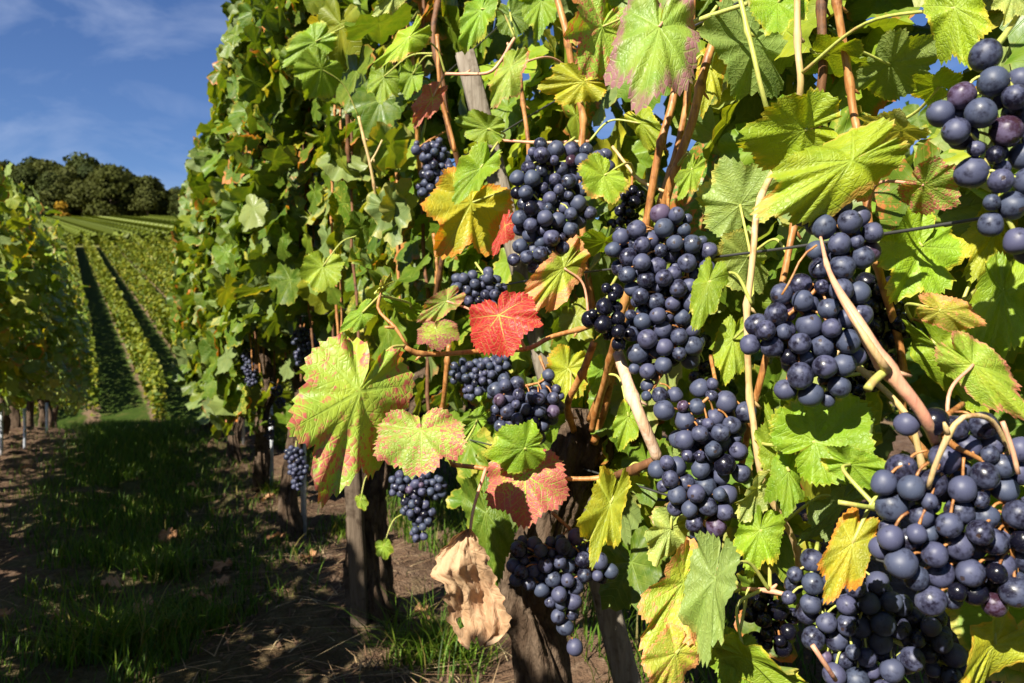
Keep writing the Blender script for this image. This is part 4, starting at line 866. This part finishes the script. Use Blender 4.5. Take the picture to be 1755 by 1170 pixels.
# ------------------------------------------------------------------ row behind (seen through the leaves) and the left hand row
def rowL(s, off, h):
    p = (-.80+off)*NV + s*DV; p[2] = float(ground_h(p[0], p[1])) + h; return p
LL = {4.6: "leafy grapevine cut by the left edge of the photo", 5.45: "second grapevine of the left row, beside a pale metal stake", 6.3: "third grapevine of the left row, before its narrowing end", 7.15: "fourth grapevine of the left row with crowded leaves",
      8.0: "fifth grapevine of the left row, partly hidden by nearer ones", 8.85: "sixth grapevine of the left row near the path's bend", 9.7: "seventh grapevine of the left row, small in the distance", 10.55: "last grapevine of the left row at its far end"}
def rowR(s, off, h): p = (1.85+off)*NV + s*DV; p[2] = h; return p
VMESH = {}
def hedge_vine(key, rowf, s0, n, tp, hmin, hmax, face, label, group, seed, thick=.17, palw=None, size=(.045, .07), tint=(1, 1, 1)):
    base = rowf(s0, 0, -.02); root = empty('grapevine', tuple(base)); tag(root, label, 'grapevine', group)
    if key in VMESH:
        for nm, me, m in VMESH[key]: link(nm, me, m, root, loc=(0, 0, 0))
        return root
    z0 = np.array(base)
    def smp(rg):
        s = (rg.random()-.5)*.92; h = hmin + rg.random()*(hmax+.10*math.sin(s*7+seed)-hmin)
        if h < hmin+.14 and rg.random() < .6: return None
        e = rg.random()*2-1; off = math.copysign(abs(e)**.6, e)*thick*(1+.2*math.sin(s*9+h*5))
        return off*NV + s*DV + h*UP
    me, _ = foliage(n, smp, seed, size, face=face, tpls=tp, palw=palw, check=False, upb=.6, rnd=.7, tint=tint)
    rg = np.random.default_rng(seed); j = rg.normal(0, .02, (3, 3))
    p, r = smooth_path([np.zeros(3)-UP*.03, UP*.2+j[0], UP*.38+j[1], UP*.6+j[2]], [.04, .028, .026, .014], 8)
    tm = tubes_mesh('trunk', [(p, r)], 20, bark_fn(seed)); cm = []
    for q in range(5): cm.append(cane_path([UP*.5+DV*(q-2)*.1, UP*1.0+DV*(q-2)*.17+rg.normal(0, .03, 3), UP*(hmax-.08)+DV*(q-2)*.18+rg.normal(0, .04, 3)], .0035, 6, q))
    fm = [('foliage', me, M_FOL), ('trunk', tm, M_TRUNK)] + [('cane', tubes_mesh('cane', [c_], 6), M_CANE) for c_ in cm]
    VMESH[key] = fm
    for nm, me_, m in fm: link(nm, me_, m, root, loc=(0, 0, 0))
    return root
PW_L = [.20, .10, .25, .22, .15, .08, .0]
for i, (s, lb) in enumerate(LL.items()): hedge_vine(('L', i % 4), rowL, s, 1000, TPLS, .30, 1.42, NV, lb, 'grapevines of the left hand row', 200+i % 4, .31, PW_L, tint=(1.1,1.02,1.3))
for i, s in enumerate([3.75, 2.9, 2.05, 1.2, .35, -.5, -1.35, -2.2]):  # unseen stretch of the left row, added and kept low to shade the path
    hedge_vine(('L', 5+i % 2), rowL, s, 700, TPLS, .30, 1.16, NV, "grapevine of the left row added out of view to shade the path", 'unseen grapevines shading the path', 210+i % 2, .14, PW_L)
for i in range(12):
    hedge_vine(('R', i % 3), rowR, -.6+i*.85, 520, TPLS, .30, 1.10, -NV, "grapevine of the next row, glimpsed dimly behind the near vines", 'grapevines of the next row on the right', 230+i % 3, .2)
for i, (px, z, y0, lb) in enumerate([(42, 4.6, 700, "pale metal stake standing in the left row's shade"), (2, 4.3, 695, "metal stake at the very left edge of the photo"), (80, 5.6, 690, "thin metal stake between trunks of the left row")]):
    x = (px-877.5)/F*z; g = gz(x, z); o = boxtube('metal_stake', (x, z, g-.03), np.array((x, z, CH-(y0-585)*z/F)), .010, .010, M_METAL, seg=2); tag(o, lb, 'stake', 'metal stakes of the left hand row')

# ------------------------------------------------------------------ simple-leaf masses (far rows, trees)
def cards(name, pos, N, size, base, mat, kind6=True, rg=None):
    n = len(pos); T = unit(np.cross(N, rg.normal(size=(n, 3)))); S = np.cross(T, N)
    tv = np.array([(-.25, -.9), (.45, -.75), (.95, .0), (.55, .8), (-.35, .95), (-.95, .15)])
    V = pos[:, None] + (S[:, None]*tv[None, :, 0:1]+T[:, None]*tv[None, :, 1:2])*size[:, None, None]
    V += N[:, None]*(rg.random((n, 6, 1))-.5)*size[:, None, None]*.7
    # two quads folded along the middle
    L = (np.array([[0, 1, 2, 5], [2, 3, 4, 5]])[None] + (np.arange(n)*6)[:, None, None]).reshape(-1)
    me = npmesh(name, V.reshape(-1, 3), L, [4]*(2*n), smooth=False)
    at = me.attributes.new('base', 'FLOAT_COLOR', 'POINT'); c4 = np.ones((n*6, 4), np.float32); c4[:, :3] = np.repeat(base, 6, 0); at.data.foreach_set('color', c4.ravel()); me.materials.append(mat); return me
HD = np.array([-.5645, 1, 0]); HDl = np.linalg.norm(HD)
def farrow_mesh(seed, y0=15.0, y1=63.0):
    rg = np.random.default_rng(seed); n = 15000
    t = rg.random(n); y = y0*(y1/y0)**(t**.85) - y0     # denser near
    h = .10+rg.random(n)**.8*.84; hw = .15*(1-.3*h)*(1+.25*np.sin(y*3+seed)); off = (rg.random(n)*2-1)*hw
    h = h + .05*np.sin(y*5+seed)+.04*np.sin(y*11)
    x = -.5645*y + off
    N = unit(np.stack([np.sign(off)*.5+rg.normal(0, .6, n), rg.normal(-.2, .6, n), .7+rg.normal(0, .4, n)], 1))
    z = h + (ground_h(0, y+y0)-ground_h(0, y0))
    sz = .035 + .0018*y + .02*rg.random(n)
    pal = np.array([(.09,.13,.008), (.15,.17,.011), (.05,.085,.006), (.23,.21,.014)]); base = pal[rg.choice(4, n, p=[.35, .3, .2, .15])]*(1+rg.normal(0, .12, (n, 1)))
    top = np.clip((h-.62)*3.5, 0, 1)[:, None]; base = base*(1-top*.4) + np.array([[.20,.22,.012]])*top*.4     # ridge leaves painted lighter and yellower to stand in for sunlight
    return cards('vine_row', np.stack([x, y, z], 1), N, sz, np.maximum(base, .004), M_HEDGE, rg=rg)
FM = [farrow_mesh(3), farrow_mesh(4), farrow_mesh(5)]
HL = {0: "hillside vine row ending nearest, right of the bare track", 1: "second hillside vine row, climbing from behind the near leaves", 2: "third hillside vine row from the bare track", 3: "fourth hillside vine row from the bare track", 4: "fifth hillside vine row, high up beside the near leaves", -1: "hillside vine row on the left side of the bare track"}
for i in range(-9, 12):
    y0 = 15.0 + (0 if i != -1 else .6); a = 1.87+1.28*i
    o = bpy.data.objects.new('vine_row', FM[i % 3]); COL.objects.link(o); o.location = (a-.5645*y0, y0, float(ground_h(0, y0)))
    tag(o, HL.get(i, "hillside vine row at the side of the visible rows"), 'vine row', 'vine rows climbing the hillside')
# upper field with rows at another angle
rg = np.random.default_rng(77); n = 2600; t = rg.random(n)
pos = np.stack([t*95, t*9, .1+rg.random(n)*1.0], 1); pos[:, 2] += pos[:, 1]*.175; pos[:, 1] += rg.normal(0, .25, n)
UF = cards('vine_row', pos, unit(rg.normal(0, .6, (n, 3))+np.array([-.1, -.3, .8])), .22+.15*rg.random(n), np.array([(.12,.15,.014)])*(1+rg.normal(0, .2, (n, 1))), M_HEDGE, rg=rg)
for i in range(28):
    y0 = 64+i*2.6; x0 = -.64*y0-22
    o = bpy.data.objects.new('vine_row', UF); COL.objects.link(o); o.location = (x0, y0, float(ground_h(0, y0))); tag(o, "thin distant vine row on the upper field below the wood", 'vine row', 'distant vine rows of the upper field')

# wood on the hilltop
def tree_mesh(seed, H, Wd, col, n=1500, narrow=False):
    rg = np.random.default_rng(seed); blobs = []
    for _ in range(16):
        h = (.10+.82*rg.random())*H; rr = Wd*(.34+.16*rg.random())*(1-.5*abs(h/H-.55)); a = rg.random()*6.28; d = Wd*.5*rg.random()**.6*(1.15-h/H)
        blobs.append((math.cos(a)*d, math.sin(a)*d, h, rr))
    B = np.array(blobs); k = rg.integers(0, len(B), n); v = unit(rg.normal(size=(n, 3))); v[:, 2] = np.abs(v[:, 2])*.9 - .2
    pos = B[k, :3]+v*(B[k, 3]*(.75+.35*rg.random(n)))[:, None]
    tone = (.9+.35*rg.random(len(B)))[k][:, None]
    me = cards('crown', pos, unit(v+rg.normal(0, .45, (n, 3))), .17+.22*rg.random(n), np.array([col])*tone*(1+rg.normal(0, .15, (n, 1))), M_TREE, rg=rg)
    st = [smooth_path([np.array([0, 0, -.5]), np.array([.1, 0, H*.3]), np.array([.0, .1, H*.7])], [H*.022, H*.016, H*.006], 4)]
    for q in range(7):
        a = q*2.4; h = H*(.25+.06*q); st.append(smooth_path([np.array([0, 0, h]), np.array([math.cos(a)*Wd*.2, math.sin(a)*Wd*.2, h+H*.08]), np.array([math.cos(a)*Wd*.38, math.sin(a)*Wd*.38, h+H*.18])], [H*.008, H*.006, H*.003], 3))
    return me, tubes_mesh('trunk', st, 6)
TM = [tree_mesh(1, 11, 7, (.036,.046,.010), 2900), tree_mesh(2, 10, 8, (.050,.058,.012), 2900), tree_mesh(3, 12, 6.5, (.026,.036,.010), 2900), tree_mesh(4, 9, 7, (.052,.058,.013), 2900), tree_mesh(5, 11, 8, (.046,.052,.010), 2900)]
rg = np.random.default_rng(8)
TLB = ["dark green tree of the hilltop wood", "mid green tree of the hilltop wood", "darkest tall tree of the hilltop wood", "olive brown tree of the hilltop wood", "broad green tree of the hilltop wood"]
for ly in range(4):
    yy = 148+ly*7
    for px in np.arange(-130, 520, 27):
        px_ = px+rg.normal(0, 9); y = yy+rg.normal(0, 1.5); x = (px_-877.5)/F*y; k = rg.integers(0, 5)
        root = empty('tree', (x, y, float(ground_h(x, y)))); s = 1.0+.32*rg.random(); s *= 1.0 - .40*float(sstep(190, 300, px_)); s *= (.72, .9, .97, 1.03)[ly]
        root.scale = (s, s, s*(.9+.2*rg.random())); root.rotation_euler = (0, 0, rg.random()*6.28); tag(root, TLB[k], 'tree', 'trees of the hilltop wood')
        link('crown', TM[k][0], None, root, loc=(0, 0, 0)); link('trunk', TM[k][1], M_TBARK, root, loc=(0, 0, 0))
cm_, tm_ = tree_mesh(9, 3.6, 2.0, (.26,.15,.012), 600); x = (105-877.5)/F*141
root = empty('tree', (x, 141, float(ground_h(x, 141)))); tag(root, "small golden yellow tree at the foot of the dark wood", 'tree'); link('crown', cm_, None, root, loc=(0, 0, 0)); link('trunk', tm_, M_TBARK, root, loc=(0, 0, 0))

# ------------------------------------------------------------------ grass, straw, fallen leaves
def blades(name, pts, hts, cols, mat, seed, bend=.5, wd=.0022, flat=0.):
    rg = np.random.default_rng(seed); n = len(pts); az = rg.random(n)*6.28; dirv = np.stack([np.cos(az), np.sin(az), np.zeros(n)], 1); side = np.stack([-np.sin(az), np.cos(az), np.zeros(n)], 1)
    bd = bend*(.3+rg.random(n)); fr = np.array([0, .35, .7, 1.]); wf = np.array([1, .85, .5, .04]); V = np.zeros((n, 8, 3))
    for i in range(4):
        c = pts + dirv*(hts*bd*fr[i]**1.8)[:, None] + UP*(hts*fr[i]*(1-.35*bd*fr[i])*(1-flat))[:, None]
        ww = (wd*(.7+.6*rg.random(n))*wf[i])[:, None]
        V[:, 2*i] = c-side*ww; V[:, 2*i+1] = c+side*ww
    L = (np.array([[0, 1, 3, 2], [2, 3, 5, 4], [4, 5, 7, 6]])[None]+(np.arange(n)*8)[:, None, None]).reshape(-1)
    me = npmesh(name, V.reshape(-1, 3), L, [4]*(3*n)); at = me.attributes.new('base', 'FLOAT_COLOR', 'POINT'); c4 = np.ones((n*8, 4), np.float32); c4[:, :3] = np.repeat(cols, 8, 0); at.data.foreach_set('color', c4.ravel()); return me
def grass_pts(n, seed, fn):
    rg = np.random.default_rng(seed); o = []
    while len(o) < n:
        p = fn(rg)
        if p is not None: o.append((p[0], p[1], gz(p[0], p[1])-.004))
    return np.array(o)
def alley(rg):
    s = .2+rg.random()**1.3*13; pv = .03+rg.normal(0, .20); p = pv*NV+s*DV
    if p[1] < .9: return None
    d = mnoise.noise(Vector((p[0]*2.2, p[1]*2.2, 3.))) + .5*mnoise.noise(Vector((p[0]*7, p[1]*7, 1.)))
    if d < -.22+.34*float(sstep(2.6, 1.5, p[1])) - .4*float(sstep(3, 6, p[1])): return None
    return p
GP = np.array([(.06,.13,.008), (.10,.18,.012), (.03,.065,.006), (.12,.17,.015), (.22,.19,.05)])
def gcols(n, rg, w=(.35, .3, .2, .1, .05)): return np.maximum(GP[rg.choice(5, n, p=w)]*(1+rg.normal(0, .15, (n, 1))), .003)
rg = np.random.default_rng(5)
pts = grass_pts(46000, 21, alley); hts = .030+.055*rg.random(len(pts))**1.5+.012*np.clip(pts[:, 1]-3, 0, 3)
me = blades('grass', pts, hts, gcols(len(pts), rg), M_GRASS, 1, .6, .0016)
o = link('grass', me, M_GRASS); tag(o, "short green grass growing along the middle of the shaded path", 'grass', kind='stuff')
def back(rg):
    p = (.75+abs(rg.normal(0, .35)))*NV + (rg.random()*6)*DV
    return p if p[1] > .5 else None
pts = grass_pts(9000, 22, back); o = link('grass', blades('grass', pts, .05+.09*rg.random(len(pts)), gcols(len(pts), rg), M_GRASS, 2, .6, .002), M_GRASS); tag(o, "green grass growing in the alley behind the near vines", 'grass', kind='stuff')
for lb, px, py, rad, n, h in [("bright sunlit tuft of grass at the bottom left", 190, 1120, .10, 420, .15), ("green grass tuft at the bottom, right of the trunk", 745, 1140, .10, 360, .13), ("grass tuft in the middle of the path", 275, 990, .08, 260, .11), ("grass tuft on the path left of the wooden stake", 330, 1080, .09, 220, .10), ("thin grass tuft by the foot of the farther metal stake", 480, 860, .08, 160, .09), ("grass tuft at the foot of the gnarled trunk", 590, 925, .08, 140, .08)]:
    z = CH*F/(py-585); x = (px-877.5)/F*z; rg = np.random.default_rng(int(px)); q = rg.normal(0, rad*.45, (n, 2))
    pts = np.array([(x+a, z+b_, gz(x+a, z+b_)-.004) for a, b_ in q]); c_ = gcols(n, rg, (.25, .35, .05, .25, .10))*1.15
    o = link('grass_tuft', blades('grass_tuft', pts, h*(.5+.7*rg.random(n)), c_, M_GRASS, int(py), .9, .0018), M_GRASS); tag(o, lb, 'grass', 'tufts of grass on the path')
def anywhere(rg):
    s = -.2+rg.random()**1.2*7; pv = rg.choice([-.62, .38])+rg.normal(0, .17); p = pv*NV+s*DV
    return p if p[1] > .8 else None
pts = grass_pts(9000, 31, anywhere); rg = np.random.default_rng(6); n = len(pts)
cs_ = np.array([(.38,.26,.15), (.22,.13,.08), (.48,.37,.22), (.12,.07,.05)])[rg.choice(4, n, p=[.3, .35, .1, .25])]*(1+rg.normal(0, .15, (n, 1)))
pts[:, 2] += .008
o = link('straw', blades('straw', pts, .03+.08*rg.random(n)**2, np.maximum(cs_, .004), M_STRAW, 4, 2.6, .0013, .86), M_STRAW); tag(o, "dry straw, stalks and small debris strewn over the soil under the vines", 'straw', kind='stuff')
# soil crumbs
rgc = np.random.default_rng(14); pc = grass_pts(6500, 33, anywhere); rs = .002+.007*rgc.random(len(pc))**2.5
oc = np.array([(1, 0, 0), (-1, 0, 0), (0, 1, 0), (0, -1, 0), (0, 0, 1), (0, 0, -1)], float); of = np.array([[0, 2, 4], [2, 1, 4], [1, 3, 4], [3, 0, 4], [2, 0, 5], [1, 2, 5], [3, 1, 5], [0, 3, 5]])
Vc = pc[:, None]+oc[None]*rs[:, None, None]*(.6+.8*rgc.random((len(pc), 6, 1)))+UP*rs[:, None, None]*.4
o = link('soil_crumbs', npmesh('soil_crumbs', Vc.reshape(-1, 3), (of[None]+(np.arange(len(pc))*6)[:, None, None]).reshape(-1), [3]*(8*len(pc)), smooth=False), bark_mat('soil_crumb', (.10,.06,.04), (.17,.11,.075), (.05,.03,.02), 1, .95, .002, .1)); tag(o, "loose crumbs of brown soil lying under the vines", 'soil', kind='stuff')
# fallen leaves, each one a thing
FL = [(385,985,'on the path below the metal stake'), (378,1003,'just in front of another one on the path'), (435,880,'near the second metal stake'), (105,1075,'at the lower left in the dark soil'), (190,1030,'left of the middle grass tuft'), (290,940,'in the middle of the grassy path'), (330,850,'half sunk in the grass'), (245,1060,'right below the middle grass tuft'), (480,945,'left of the wooden stake on bare soil'), (40,810,'by the left row'), (340,1050,'between two grass tufts'), (8,1070,'at the left edge of the photo'), (530,990,'on bare soil left of the trunk'), (460,880,'on the soil between two metal stakes'), (140,800,'under the left row in shade'), (730,1110,'in the grass right of the trunk'), (490,850,'by the foot of the farther metal stake'), (200,880,'on the dark left side of the path')]
for i, (px, py, wh) in enumerate(FL):
    z = CH*F/(py-585); x = (px-877.5)/F*z; g = gz(x, z); rg = np.random.default_rng(300+i); s = .03+.014*rg.random(); a = rg.random()*6.28
    tpl = leaf_template(24, 6, 400+i, .4, .5*rg.random()-.1, .5, .5*rg.random(), .14, .3)
    N = unit(UP+rg.normal(0, .25, 3)); T = np.array([math.cos(a), math.sin(a), 0]); T = unit(T-N*np.dot(T, N)); bb = np.array([(.45,.22,.09), (.55,.30,.15), (.38,.18,.07)][i % 3])
    me = leaf_mesh('fallen_leaf', [tpl], np.array([0]), np.array([[0, 0, 0.]]), T[None], N[None], np.array([s]), np.array([.8]), bb[None], np.array([[.16,.08,.04]]), np.array([[.3, .2, rg.random()]]))
    o = link('fallen_leaf', me, M_DRY); o.location = (x, z, g+.022+(.02 if 'grass' in wh else 0)); tag(o, "curled brown fallen leaf "+wh, 'fallen leaf', 'fallen leaves on the ground')
print('objects', len(bpy.data.objects))
